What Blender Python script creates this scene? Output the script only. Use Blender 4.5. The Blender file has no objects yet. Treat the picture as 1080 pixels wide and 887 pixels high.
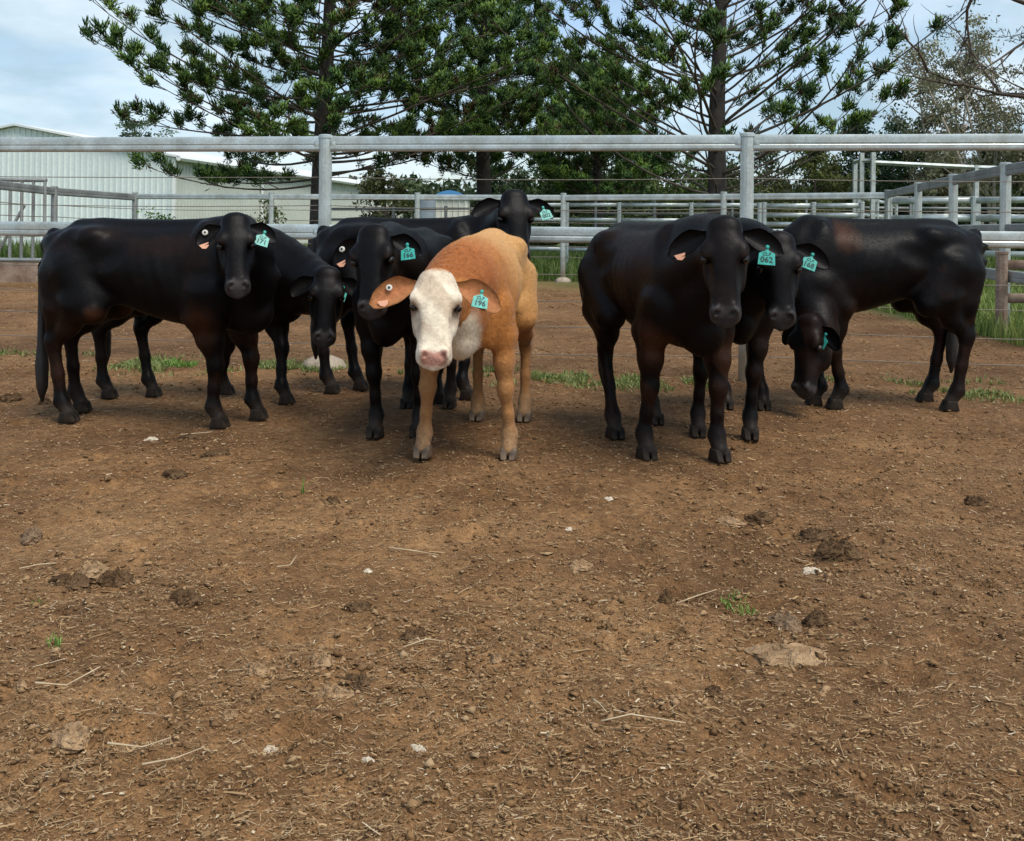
import bpy, math, random
import numpy as np
from mathutils import Vector, Matrix

# ------------------------------------------------------------------ camera, world, sun, exposure
scene = bpy.context.scene
COL = scene.collection
CAM_H, FPX, HOR, ROLL = 1.05, 1040.0, 242.0, math.radians(0.6)

cam_data = bpy.data.cameras.new('camera')
cam = bpy.data.objects.new('camera', cam_data)
COL.objects.link(cam)
scene.camera = cam
cam.location = (0, 0, CAM_H)
cam.rotation_euler = (math.radians(90), -ROLL, 0)
cam_data.sensor_fit = 'HORIZONTAL'
cam_data.sensor_width = 36.0
cam_data.lens = 36.0 * FPX / 1080.0
cam_data.shift_y = -(443.5 - HOR) / 1080.0
cam_data.clip_start = 0.05
cam_data.clip_end = 2000.0

SUN_EL, SUN_AZ = math.radians(58), math.radians(140)      # azimuth clockwise from +Y (view direction)
world = bpy.data.worlds.new('World')
scene.world = world
world.use_nodes = True
nt = world.node_tree
nt.nodes.clear()
def wn(t, **k):
    n = nt.nodes.new(t)
    for a, b in k.items(): setattr(n, a, b)
    return n
w_out = wn('ShaderNodeOutputWorld')
w_bg = wn('ShaderNodeBackground')
w_sky = wn('ShaderNodeTexSky', sky_type='NISHITA', sun_disc=False)
w_sky.sun_elevation = SUN_EL
w_sky.sun_rotation = SUN_AZ
w_sky.air_density = 1.0
w_sky.dust_density = 1.5
w_sky.ozone_density = 1.2
w_bg.inputs['Strength'].default_value = 0.12
# broken cloud layer, a noise sampled on a flat cloud deck over the whole sky
tc = wn('ShaderNodeTexCoord')
sep = wn('ShaderNodeSeparateXYZ')
mx = wn('ShaderNodeMath', operation='MAXIMUM'); mx.inputs[1].default_value = 0.0
ad = wn('ShaderNodeMath', operation='ADD'); ad.inputs[1].default_value = 0.22
dv = wn('ShaderNodeVectorMath', operation='DIVIDE')
cmb = wn('ShaderNodeCombineXYZ')
cn = wn('ShaderNodeTexNoise'); cn.inputs['Scale'].default_value = 1.15; cn.inputs['Detail'].default_value = 9; cn.inputs['Roughness'].default_value = 0.55
cn.inputs['Distortion'].default_value = 0.25
cr = wn('ShaderNodeValToRGB'); cr.color_ramp.elements[0].position = 0.34; cr.color_ramp.elements[1].position = 0.62
cn2 = wn('ShaderNodeTexNoise'); cn2.inputs['Scale'].default_value = 1.9; cn2.inputs['Detail'].default_value = 7
cr2 = wn('ShaderNodeValToRGB')
cr2.color_ramp.elements[0].position = 0.42; cr2.color_ramp.elements[0].color = (2.4, 3.3, 4.0, 1)
cr2.color_ramp.elements[1].position = 0.74; cr2.color_ramp.elements[1].color = (4.9, 5.5, 5.95, 1)
mixw = wn('ShaderNodeMix', data_type='RGBA')
L = nt.links.new
L(tc.outputs['Generated'], sep.inputs[0]); L(sep.outputs['Z'], mx.inputs[0]); L(mx.outputs[0], ad.inputs[0])
for i in range(3): L(ad.outputs[0], cmb.inputs[i])
L(tc.outputs['Generated'], dv.inputs[0]); L(cmb.outputs[0], dv.inputs[1])
L(dv.outputs[0], cn.inputs['Vector']); L(dv.outputs[0], cn2.inputs['Vector'])
L(cn.outputs['Fac'], cr.inputs[0]); L(cn2.outputs['Fac'], cr2.inputs[0])
L(cr.outputs['Color'], mixw.inputs[0])
L(w_sky.outputs[0], mixw.inputs[6]); L(cr2.outputs['Color'], mixw.inputs[7])
L(mixw.outputs[2], w_bg.inputs['Color']); L(w_bg.outputs[0], w_out.inputs['Surface'])

sun_d = bpy.data.lights.new('sun', 'SUN')
sun_d.energy = 2.0
sun_d.angle = math.radians(30)
sun_d.color = (1.0, 0.95, 0.87)
sun = bpy.data.objects.new('sun', sun_d)
COL.objects.link(sun)
sdir = Vector((math.sin(SUN_AZ) * math.cos(SUN_EL), math.cos(SUN_AZ) * math.cos(SUN_EL), math.sin(SUN_EL)))
sun.rotation_euler = sdir.to_track_quat('Z', 'Y').to_euler()
sun.location = sdir * 30

scene.view_settings.view_transform = 'Standard'
scene.view_settings.look = 'None'
scene.view_settings.gamma = 1.0
scene.view_settings.use_curve_mapping = False
scene.view_settings.exposure = 0.76
scene.render.resolution_x, scene.render.resolution_y = 1024, 841

rng = np.random.default_rng(7)
random.seed(7)

# ------------------------------------------------------------------ helpers
def W(px, py, d):
    """world point seen at photograph pixel (px, py) at depth d metres along the view"""
    xc, yc = (px - 540.0) / FPX, -(py - HOR) / FPX
    c, s = math.cos(ROLL), math.sin(ROLL)
    return Vector(((xc * c - yc * s) * d, d, CAM_H + (xc * s + yc * c) * d))
def G(px, py):
    """point on the ground seen at a photograph pixel"""
    p = W(px, py, 1.0)
    t = CAM_H / (CAM_H - p.z)
    return Vector((p.x * t, t, 0.0))

def mesh_from(name, verts, faces, smooth=False):
    me = bpy.data.meshes.new(name)
    verts = np.asarray(verts, dtype=np.float32).reshape(-1, 3)
    if isinstance(faces, np.ndarray):
        n, k = faces.shape
        me.vertices.add(len(verts)); me.vertices.foreach_set('co', verts.ravel())
        me.loops.add(n * k); me.loops.foreach_set('vertex_index', faces.astype(np.int32).ravel())
        me.polygons.add(n); me.polygons.foreach_set('loop_start', np.arange(0, n * k, k, dtype=np.int32))
        me.update(calc_edges=True); me.validate()
    else:
        me.from_pydata([tuple(map(float, v)) for v in verts], [], faces)
        me.update()
    if smooth:
        me.polygons.foreach_set('use_smooth', np.ones(len(me.polygons), dtype=bool))
    return me

def add_obj(name, me, mat=None, parent=None, loc=None):
    o = bpy.data.objects.new(name, me)
    COL.objects.link(o)
    if mat is not None and me is not None and not me.materials: me.materials.append(mat)
    if parent is not None: o.parent = parent
    if loc is not None: o.location = loc
    return o
def empty(name, loc=(0, 0, 0), rz=0.0):
    o = bpy.data.objects.new(name, None)
    COL.objects.link(o)
    o.empty_display_size = 0.2
    o.location = loc; o.rotation_euler = (0, 0, rz)
    return o
def tag(o, label=None, cat=None, group=None, kind=None):
    if label: o['label'] = label
    if cat: o['category'] = cat
    if group: o['group'] = group
    if kind: o['kind'] = kind
    return o

class MB:
    """collects simple solids into one mesh"""
    def __init__(s): s.v, s.f = [], []
    def add(s, vs, fs):
        b = len(s.v); s.v += [tuple(v) for v in vs]; s.f += [tuple(i + b for i in f) for f in fs]
        return s
    def box(s, c, size, rot=None):
        hx, hy, hz = [a / 2 for a in size]
        vs = [Vector((x, y, z)) for z in (-hz, hz) for x, y in ((-hx, -hy), (hx, -hy), (hx, hy), (-hx, hy))]
        if rot is not None: vs = [rot @ v for v in vs]
        vs = [v + Vector(c) for v in vs]
        return s.add(vs, [(3, 2, 1, 0), (4, 5, 6, 7), (0, 1, 5, 4), (1, 2, 6, 5), (2, 3, 7, 6), (3, 0, 4, 7)])
    def tube(s, pts, radii, n=8, cap=True, ell=None):
        """round (or oval: ell=(w,h) factors, h kept upright) tube along points"""
        pts = [Vector(p) for p in pts]
        if not hasattr(radii, '__len__'): radii = [radii] * len(pts)
        rings = []
        for i, p in enumerate(pts):
            t = (pts[min(i + 1, len(pts) - 1)] - pts[max(i - 1, 0)]).normalized()
            up = Vector((0, 0, 1)) if abs(t.z) < 0.95 else Vector((1, 0, 0))
            a = t.cross(up).normalized(); b = a.cross(t).normalized()
            ew, eh = ell if ell else (1, 1)
            rings.append([p + (a * math.cos(q) * ew + b * math.sin(q) * eh) * radii[i]
                          for q in [2 * math.pi * k / n for k in range(n)]])
        fs = []
        for i in range(len(pts) - 1):
            for k in range(n):
                k2 = (k + 1) % n
                fs.append((i * n + k, i * n + k2, (i + 1) * n + k2, (i + 1) * n + k))
        if cap:
            fs.append(tuple(range(n - 1, -1, -1)))
            fs.append(tuple((len(pts) - 1) * n + k for k in range(n)))
        return s.add([v for r in rings for v in r], fs)
    def lathe(s, prof, c=(0, 0, 0), n=14):
        c = Vector(c)
        vs = [c + Vector((r * math.cos(2 * math.pi * k / n), r * math.sin(2 * math.pi * k / n), z)) for r, z in prof for k in range(n)]
        fs = []
        for i in range(len(prof) - 1):
            for k in range(n):
                k2 = (k + 1) % n
                fs.append((i * n + k, i * n + k2, (i + 1) * n + k2, (i + 1) * n + k))
        fs.append(tuple(range(n - 1, -1, -1))); fs.append(tuple((len(prof) - 1) * n + k for k in range(n)))
        return s.add(vs, fs)
    def build(s, name, mat, parent=None, smooth=False, loc=None):
        me = mesh_from(name, s.v, s.f, smooth)
        return add_obj(name, me, mat, parent, loc)

# ---- numpy value noise
def sstep(a, b, x):
    t = np.clip((x - a) / (b - a), 0, 1)
    return t * t * (3 - 2 * t)
def _hash(ix, iy, seed):
    h = (ix.astype(np.int64) * 374761393 + iy.astype(np.int64) * 668265263 + seed * 974634777) & 0xffffffff
    h = ((h ^ (h >> 13)) * 1274126177) & 0xffffffff
    return ((h ^ (h >> 16)) & 0xffff) / 65535.0
def vnoise(x, y, seed=0):
    ix, iy = np.floor(x), np.floor(y)
    fx, fy = x - ix, y - iy
    fx, fy = fx * fx * (3 - 2 * fx), fy * fy * (3 - 2 * fy)
    a, b = _hash(ix, iy, seed), _hash(ix + 1, iy, seed)
    c, d = _hash(ix, iy + 1, seed), _hash(ix + 1, iy + 1, seed)
    return (a + (b - a) * fx) * (1 - fy) + (c + (d - c) * fx) * fy
def fbm(x, y, seed=0, oct=4, gain=0.5):
    t, amp, tot = 0, 1.0, 0
    for o in range(oct):
        t = t + vnoise(x * 2 ** o, y * 2 ** o, seed + o) * amp; tot += amp; amp *= gain
    return t / tot

# ------------------------------------------------------------------ materials
def material(name, color=(0.5, 0.5, 0.5), rough=0.7, metal=0.0, noise=None, bump=None, attr=None, spec=0.5, sheen=0.0, coat=0.0, objrand=0.0, trans=0.0):
    """Principled material. noise = list of (scale, colour_a, colour_b, detail) layers mixed in turn; bump = list of (scale, strength, distance)"""
    m = bpy.data.materials.new(name); m.use_nodes = True
    n = m.node_tree.nodes; l = m.node_tree.links.new
    b = n['Principled BSDF']
    b.inputs['Base Color'].default_value = (*color, 1)
    b.inputs['Roughness'].default_value = rough
    b.inputs['Metallic'].default_value = metal
    b.inputs['Specular IOR Level'].default_value = spec
    if sheen: b.inputs['Sheen Weight'].default_value = sheen; b.inputs['Sheen Roughness'].default_value = 0.4
    if coat: b.inputs['Coat Weight'].default_value = coat
    if trans: b.inputs['Transmission Weight'].default_value = trans
    tcn = n.new('ShaderNodeTexCoord')
    cur = None
    if attr:
        a = n.new('ShaderNodeAttribute'); a.attribute_name = attr; cur = a.outputs['Color']
    for k, ly in enumerate(noise or []):
        sc, ca, cb = ly[:3]; det = ly[3] if len(ly) > 3 else 5; mode = ly[4] if len(ly) > 4 else None
        t = n.new('ShaderNodeTexNoise'); t.inputs['Scale'].default_value = sc; t.inputs['Detail'].default_value = det
        l(tcn.outputs['Object'], t.inputs['Vector'])
        r = n.new('ShaderNodeValToRGB')
        r.color_ramp.elements[0].position = 0.32; r.color_ramp.elements[1].position = 0.68
        r.color_ramp.elements[0].color = (*ca, 1); r.color_ramp.elements[1].color = (*cb, 1)
        l(t.outputs['Fac'], r.inputs[0])
        if cur is None: cur = r.outputs['Color']
        else:
            mxn = n.new('ShaderNodeMix'); mxn.data_type = 'RGBA'; mxn.blend_type = 'MULTIPLY'; mxn.inputs[0].default_value = 1.0
            l(cur, mxn.inputs[6]); l(r.outputs['Color'], mxn.inputs[7]); cur = mxn.outputs[2]
    if objrand:
        oi = n.new('ShaderNodeObjectInfo'); mr = n.new('ShaderNodeMapRange')
        mr.inputs[3].default_value = 1 - objrand; mr.inputs[4].default_value = 1 + objrand
        l(oi.outputs['Random'], mr.inputs[0])
        sc = n.new('ShaderNodeVectorMath'); sc.operation = 'SCALE'
        if cur is not None: l(cur, sc.inputs[0])
        else: sc.inputs[0].default_value = color
        l(mr.outputs[0], sc.inputs['Scale']); cur = sc.outputs[0]
    if cur is not None: l(cur, b.inputs['Base Color'])
    prev = None
    for ly in (bump or []):
        sc, st, di = ly[:3]; vs = ly[3] if len(ly) > 3 else None
        t = n.new('ShaderNodeTexNoise'); t.inputs['Scale'].default_value = sc; t.inputs['Detail'].default_value = 6
        if vs:
            mp = n.new('ShaderNodeMapping'); mp.inputs['Scale'].default_value = vs
            l(tcn.outputs['Object'], mp.inputs[0]); l(mp.outputs[0], t.inputs['Vector'])
        else: l(tcn.outputs['Object'], t.inputs['Vector'])
        bp = n.new('ShaderNodeBump'); bp.inputs['Strength'].default_value = st; bp.inputs['Distance'].default_value = di
        l(t.outputs['Fac'], bp.inputs['Height'])
        if prev is not None: l(prev, bp.inputs['Normal'])
        prev = bp.outputs[0]
    if prev is not None: l(prev, b.inputs['Normal'])
    return m
# ------------------------------------------------------------------ fences, yards, sheds
M_galv = material('galvanised_steel', rough=0.36, metal=0.55, noise=[(3.0, (0.44, 0.49, 0.48), (0.60, 0.64, 0.62), 4), (55, (0.86, 0.86, 0.86), (1.08, 1.08, 1.08), 5), (7, (0.80, 0.76, 0.70), (1.10, 1.12, 1.12), 6)], bump=[(80, 0.08, 0.002)])
M_galv_old = material('weathered_steel', rough=0.6, metal=0.25, noise=[(2.2, (0.20, 0.215, 0.21), (0.34, 0.36, 0.35), 4), (40, (0.75, 0.74, 0.72), (1.1, 1.1, 1.1), 5)])
M_rust = material('rusty_post', rough=0.8, noise=[(6, (0.20, 0.12, 0.08), (0.36, 0.27, 0.20), 5), (40, (0.7, 0.7, 0.7), (1.1, 1.1, 1.1), 4)])
M_concrete = material('concrete', rough=0.9, noise=[(6, (0.27, 0.21, 0.15), (0.44, 0.37, 0.29), 5), (50, (0.75, 0.73, 0.7), (1.05, 1.05, 1.05), 4)], bump=[(30, 0.5, 0.01)])
M_wire = material('fence_wire', (0.17, 0.145, 0.115), rough=0.7, metal=0.1)
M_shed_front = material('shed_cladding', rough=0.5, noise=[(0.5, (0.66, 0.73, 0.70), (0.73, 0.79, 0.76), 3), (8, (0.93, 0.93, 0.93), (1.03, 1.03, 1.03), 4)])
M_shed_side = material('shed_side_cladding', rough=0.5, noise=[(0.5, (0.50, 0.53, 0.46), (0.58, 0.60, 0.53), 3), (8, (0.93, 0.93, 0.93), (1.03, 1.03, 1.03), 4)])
M_roof = material('roof_sheet', rough=0.45, noise=[(0.7, (0.66, 0.68, 0.67), (0.76, 0.78, 0.76), 3)])
M_trim = material('roof_trim', (0.72, 0.74, 0.70), rough=0.5)
M_blue = material('blue_roof', rough=0.5, noise=[(0.8, (0.06, 0.22, 0.48), (0.09, 0.28, 0.55), 3)])
M_white = material('white_cladding', rough=0.55, noise=[(1.2, (0.55, 0.54, 0.47), (0.66, 0.65, 0.57), 4)])
M_tank = material('tank_steel', rough=0.45, metal=0.3, noise=[(1.2, (0.26, 0.31, 0.36), (0.36, 0.41, 0.45), 4)])

def muddy_post_material():
    m = M_galv.copy(); m.name = 'mud_splashed_post'
    n = m.node_tree.nodes; l = m.node_tree.links.new; b = n['Principled BSDF']
    src = b.inputs['Base Color'].links[0].from_socket
    t = n.new('ShaderNodeTexCoord'); sp = n.new('ShaderNodeSeparateXYZ'); l(t.outputs['Object'], sp.inputs[0])
    nz = n.new('ShaderNodeTexNoise'); nz.inputs['Scale'].default_value = 9; l(t.outputs['Object'], nz.inputs['Vector'])
    ad_ = n.new('ShaderNodeMath'); ad_.operation = 'MULTIPLY_ADD'; ad_.inputs[1].default_value = 0.9; l(nz.outputs['Fac'], ad_.inputs[0]); l(sp.outputs['Z'], ad_.inputs[2])
    mr = n.new('ShaderNodeMapRange'); mr.inputs[1].default_value = 0.55; mr.inputs[2].default_value = 1.15; mr.inputs[3].default_value = 0.85; mr.inputs[4].default_value = 0.0; l(ad_.outputs[0], mr.inputs[0])
    mx_ = n.new('ShaderNodeMix'); mx_.data_type = 'RGBA'; l(mr.outputs[0], mx_.inputs[0]); l(src, mx_.inputs[6]); mx_.inputs[7].default_value = (0.26, 0.19, 0.125, 1)
    l(mx_.outputs[2], b.inputs['Base Color'])
    return m
M_post = muddy_post_material()
def post_mesh(h, r, z0=-0.05, n=14, cap=True):
    mb = MB()
    prof = [(r, z0), (r, h - 0.03)]
    if cap: prof += [(r * 1.12, h - 0.028), (r * 1.12, h - 0.006), (r * 0.85, h)]
    mb.lathe(prof, n=n)
    return mesh_from('post', mb.v, mb.f, False)
def footing_mesh(r, h):
    mb = MB()
    mb.lathe([(r, -0.05), (r * 0.97, 0.02), (r * 0.78, h * 0.7), (r * 0.45, h), (r * 0.2, h * 1.04)], n=14)
    for i, v in enumerate(mb.v):
        k = 1 + 0.16 * math.sin(i * 2.3) ; mb.v[i] = (v[0] * k, v[1] * k, v[2])
    return mesh_from('footing', mb.v, mb.f, True)
def rail_profile(mb, pts, r, ell):
    # flattened oval section with a shallow rolled groove along each face
    w, hh = r * ell[0], r
    half = [(0.0, -1.0), (0.55, -0.97), (0.88, -0.86), (1.0, -0.66), (1.0, -0.30), (0.86, -0.22), (0.86, -0.10), (1.0, -0.02), (1.0, 0.40), (0.97, 0.66), (0.88, 0.86), (0.55, 0.97)]
    prof = half + [(0.0, 1.0)] + [(-a, b) for a, b in reversed(half[1:])]
    n = len(prof); V = []; F = []
    for i, p in enumerate(pts):
        t = (pts[-1] - pts[0]).normalized(); a = t.cross(Vector((0, 0, 1))).normalized()
        V += [p + a * (q * w) + Vector((0, 0, z * hh)) for q, z in prof]
    for i in range(len(pts) - 1):
        for k in range(n):
            k2 = (k + 1) % n
            F.append((i * n + k, i * n + k2, (i + 1) * n + k2, (i + 1) * n + k))
    F.append(tuple(range(n - 1, -1, -1))); F.append(tuple((len(pts) - 1) * n + k for k in range(n)))
    mb.add(V, F)
def rail_between(root, a, b, r, mat, ell=(0.4, 1.0), name='rail', n=14, sag=0.0):
    a, b = Vector(a), Vector(b)
    mb = MB()
    pts = [a, b] if not sag else [a.lerp(b, t) - Vector((0, 0, sag * 4 * t * (1 - t))) for t in (0, .2, .4, .6, .8, 1)]
    if n >= 10 and ell[0] < 1: rail_profile(mb, pts, r, ell)
    else: mb.tube(pts, r, n, ell=ell)
    return mb.build(name, mat, root, smooth=(n < 10 and n > 4) or ell[0] >= 1)

def fence(name, label, posts, h, rails, rail_r=0.0575, post_r=0.048, wires=(), mat=None, postmat=None, footing=None, group=None, railmat=None, ell=(0.4, 1.0), ends=None, off=0.0, saddles=False, cat='fence', n=14):
    """posts: plan points; rails, wires: heights; one child per post, rail bay and wire"""
    mat = mat or M_galv
    root = empty(name, (posts[0][0], posts[0][1], 0))
    tag(root, label, cat, group)
    o0 = Vector((posts[0][0], posts[0][1], 0))
    P = [Vector((p[0], p[1], 0)) - o0 for p in posts]
    pm = post_mesh(h, post_r, n=n)
    fm = footing_mesh(0.16, 0.09) if footing else None
    for ip, p in enumerate(P):
        add_obj('post', pm, postmat or mat, root, p)
        if fm and (footing is True or ip in footing): add_obj('footing', fm, M_concrete, root, p + Vector((0, 0.0, 0)))
    Q = list(P)
    for i in range(len(Q) - 1):
        d = (Q[i + 1] - Q[i]).normalized(); nrm = Vector((d.y, -d.x, 0)) * off
        for z in rails:
            za, zb = (z, z) if not hasattr(z, '__len__') else z
            g = post_r * 0.9
            rail_between(root, Q[i] + d * g + nrm + Vector((0, 0, za)), Q[i + 1] - d * g + nrm + Vector((0, 0, zb)), rail_r, railmat or mat, ell, n=n)
            if saddles:
                for q, s_ in ((Q[i], 1), (Q[i + 1], -1)):
                    mb = MB(); mb.tube([q + d * s_ * (post_r * 0.8) + nrm + Vector((0, 0, za)), q + d * s_ * (post_r + 0.035) + nrm + Vector((0, 0, za))], rail_r * 1.07, n, ell=ell)
                    mb.build('rail_socket', M_galv, root, smooth=True)
        for z in wires:
            mb = MB()
            a, b = Q[i] + Vector((0, -post_r * 0.3, z)), Q[i + 1] + Vector((0, -post_r * 0.3, z))
            sg = random.uniform(0.004, 0.03)
            mb.tube([a.lerp(b, t) - Vector((0, 0, sg * 4 * t * (1 - t))) for t in (0, .17, .33, .5, .67, .83, 1)], 0.0033 if posts[0][1] < 12 else 0.007, 5)
            mb.build('wire', M_wire, root)
    return root

# near fence behind the cattle
sl = (6.65 - 7.77) / (3.45 + 4.03)
def on_near(x): return (x, 7.77 + (x + 4.03) * sl)
fence('near_fence', 'nearest galvanised fence with two oval rails, right behind the cattle',
      [on_near(-7.45), on_near(-4.42), on_near(-1.40), on_near(1.645), on_near(4.69), on_near(7.7)], 1.745, [1.675, 1.015],
      wires=(1.425, 1.215, 0.735, 0.545, 0.37, 0.18), footing=(2,), saddles=True, postmat=M_post)

def xy(px, d): p = W(px, HOR, d); return (p.x, p.y)
C0, C1 = xy(142, 22.0), xy(936, 17.0)
fence('back_fence', 'second steel fence with white footings, about twenty metres back', [C0, xy(286, 21.2), xy(440, 20.6), xy(594, 20.0), xy(763, 18.5), C1], 1.80, [1.70, 0.98],
      rail_r=0.06, post_r=0.055, wires=(1.42, 1.2, 0.72, 0.5), footing=True, n=10, postmat=M_post)
fence('side_fence', 'dark steel rail fence running back along the pale shed', [(-8.0, 12.2), (-8.25, 15.6), xy(57, 18.7), C0], 1.78, [1.68],
      rail_r=0.075, post_r=0.06, wires=(1.42, 1.2, 0.85), mat=M_galv_old, n=10)
fence('yard_fence', 'near right-hand yard fence whose top rail slants up to the right', [C1, xy(968, 14.4), xy(1005, 12.3), xy(1060, 10.25), (5.0, 8.6)], 1.80, [1.72, 1.10, 0.62],
      rail_r=0.062, post_r=0.055, mat=M_galv_old, postmat=M_galv, n=10)
fence('timber_fence', 'low rusty rail fence in tall grass at the right edge', [xy(1057, 10.1), (6.6, 10.05), (8.2, 10.0)], 0.88, [0.74, 0.40],
      rail_r=0.05, post_r=0.06, mat=M_rust, n=8)
# pens farther back
fence('pen_fence', 'long pipe-rail pen fence behind the middle posts', [xy(540, 24.5), xy(598, 24), xy(653, 23.5), xy(729, 23), xy(801, 22.5)], 1.72, [1.66, 1.30, 0.94, 0.58], rail_r=0.05, post_r=0.05, n=8, group='pen fences in the stockyard')
fence('pen_fence', 'short pale pen panel between the right fence post and the grazing cow', [xy(806, 21.5), xy(858, 21), xy(909, 20.5)], 1.70, [1.62, 1.42, 1.22, 1.0, 0.75], rail_r=0.055, post_r=0.05, n=8, group='pen fences in the stockyard')
fence('pen_fence', 'thin high pipe rail crossing the trees behind the middle', [xy(628, 29), xy(690, 28.5), xy(772, 28), xy(850, 27.5), xy(940, 27)], 2.10, [2.04, 1.55, 1.25, 0.9], rail_r=0.038, post_r=0.04, mat=M_galv_old, n=6, group='pen fences in the stockyard')
fence('pen_fence', 'bright two-rail pen fence behind the slanting rail on the right', [xy(938, 20), xy(1027, 19), xy(1110, 18)], 1.78, [1.70, 1.36, 1.02, 0.68], rail_r=0.06, post_r=0.055, n=8, group='pen fences in the stockyard')
fence('pen_fence', 'farthest dull pen fence at the right', [xy(900, 33), xy(960, 33), xy(1030, 32.5), xy(1100, 32)], 2.3, [2.25, 1.9, 1.5, 1.1], rail_r=0.05, post_r=0.05, mat=M_galv_old, n=6, group='pen fences in the stockyard')
fence('pen_fence', 'mid-distance rail fence on the far left of the tank', [xy(345, 30), xy(415, 29), xy(470, 28), xy(520, 27.5)], 1.7, [1.62, 1.3, 1.0, 0.7], rail_r=0.04, post_r=0.045, mat=M_galv_old, n=6, group='pen fences in the stockyard')
for i, (a, b) in enumerate((((905, 23.5), (945, 29)), ((964, 24.5), (1100, 24)))):
    fence('pen_fence', ('cross pen fence under the tall gantry', 'middle pen fence between gantry and grass')[i], [xy(*a), xy((a[0] + b[0]) / 2, (a[1] + b[1]) / 2), xy(*b)], 1.95, [1.9, 1.5, 1.15, 0.8], rail_r=0.045, post_r=0.05, n=8, group='pen fences in the stockyard')
# tall gantry frame over the race
gr = empty('race_gantry', (*xy(910, 25), 0)); tag(gr, 'tall square steel frame standing over the cattle race', 'frame')
g0 = Vector((*xy(910, 25), 0))
def gpost(px, d, h):
    q = Vector((*xy(px, d), 0)) - g0
    mb = MB(); mb.box(q + Vector((0, 0, h / 2)), (0.10, 0.10, h)); mb.build('post', M_galv, gr); return q + Vector((0, 0, h))
q1, q2, q3 = gpost(901, 25.5, 2.95), gpost(908, 24.6, 3.05), gpost(920, 24.4, 3.05)
q4, q5 = gpost(1029, 24.2, 2.75), gpost(1062, 24, 2.72)
for a, b in ((q2 + Vector((0, 0, -.2)), q3 + Vector((0, 0, -.2))), (q3 + Vector((0, 0, -.25)), q4 + Vector((0, 0, -.06))), (q4 + Vector((0, 0, -.06)), q5 + Vector((0, 0, -.06))), (q1 + Vector((0, 0, -.06)), q2 + Vector((0, 0, -.16)))):
    mb = MB(); d = (b - a); mb.tube([a, b], 0.055, 4); mb.build('beam', M_galv, gr)

# barred gate on its kerb at the left edge
gx = xy(-14, 18.0); gate = empty('barred_gate', (*gx, 0)); tag(gate, 'steel gate of upright bars on a concrete kerb at the left edge', 'gate')
wg = xy(47, 18.0)[0] - gx[0]
for k in range(6):
    x = wg * k / 5
    mb = MB(); mb.tube([(x, 0, 0.40), (x, 0, 1.84)], 0.030, 8); mb.build('bar', M_galv_old, gate)
mb = MB(); mb.tube([(-0.03, 0, 1.86), (wg + 0.03, 0, 1.86)], 0.038, 8); mb.build('top_rail', M_galv_old, gate)
mb = MB(); mb.tube([(-0.03, 0, 0.40), (wg + 0.03, 0, 0.40)], 0.038, 8); mb.build('bottom_rail', M_galv_old, gate)
mb = MB(); mb.tube([(wg * 0.12, 0.06, 0.45), (wg * 0.62, 0.06, 1.40)], 0.03, 8); mb.build('brace', M_galv_old, gate)
kb = MB(); kb.box((gx[0] + wg / 2 - 0.4, 18.0, 0.16), (wg + 0.9, 0.25, 0.38)); ko = kb.build('gate_kerb', M_rust); tag(ko, 'rough brown concrete kerb under the barred gate', 'kerb')

# ------------------------------------------------------------------ sheds
def ribbed_wall(name, parent, a, b, zfun_top, z0, pitch, depth, mat):
    """trapezoidal cladding between plan points a, b; zfun_top(t) gives the height of the top edge"""
    a, b = Vector((a[0], a[1], 0)), Vector((b[0], b[1], 0))
    Ln = (b - a).length; d = (b - a) / Ln; nr = Vector((d.y, -d.x, 0))
    us = []
    n = int(Ln / pitch)
    for i in range(n):
        u = i * pitch
        us += [(u, 0), (u + pitch * 0.72, 0), (u + pitch * 0.78, depth), (u + pitch * 0.94, depth)]
    us.append((Ln, 0))
    mb = MB(); V = []; Fc = []
    for u, q in us:
        p = a + d * u + nr * q
        V += [(p.x, p.y, z0), (p.x, p.y, zfun_top(u / Ln))]
    for i in range(len(us) - 1): Fc.append((2 * i, 2 * i + 2, 2 * i + 3, 2 * i + 1))
    mb.add(V, Fc)
    return mb.build(name, mat, parent)
sc_ = Vector((*xy(183, 46), 0)); ea, ri = 4.25, 5.75
far = Vector((*xy(352, 67), 0)); axd = (far - sc_).normalized(); acr = Vector((-axd.y, axd.x, 0))
apex = sc_ + acr * 8.2; lft = sc_ + acr * 16.4
Ls = 38.0
shed = empty('shed', (0, 0, 0)); tag(shed, 'long pale ribbed steel shed with a low gable roof on the left', 'shed')
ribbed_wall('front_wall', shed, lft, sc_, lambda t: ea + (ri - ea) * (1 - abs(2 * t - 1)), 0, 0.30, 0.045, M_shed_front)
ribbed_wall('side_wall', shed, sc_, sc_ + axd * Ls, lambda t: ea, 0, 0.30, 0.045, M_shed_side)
def slab(name, pts, th, mat, parent):
    mb = MB(); n = len(pts)
    mb.add([tuple(Vector(p) + Vector((0, 0, k * th))) for k in (0, 1) for p in pts],
           [tuple(reversed(range(n))), tuple(range(n, 2 * n))] + [(i, (i + 1) % n, n + (i + 1) % n, n + i) for i in range(n)])
    return mb.build(name, mat, parent)
Z = lambda p, z: Vector((p.x, p.y, z))
ov = -axd * 0.25
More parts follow.
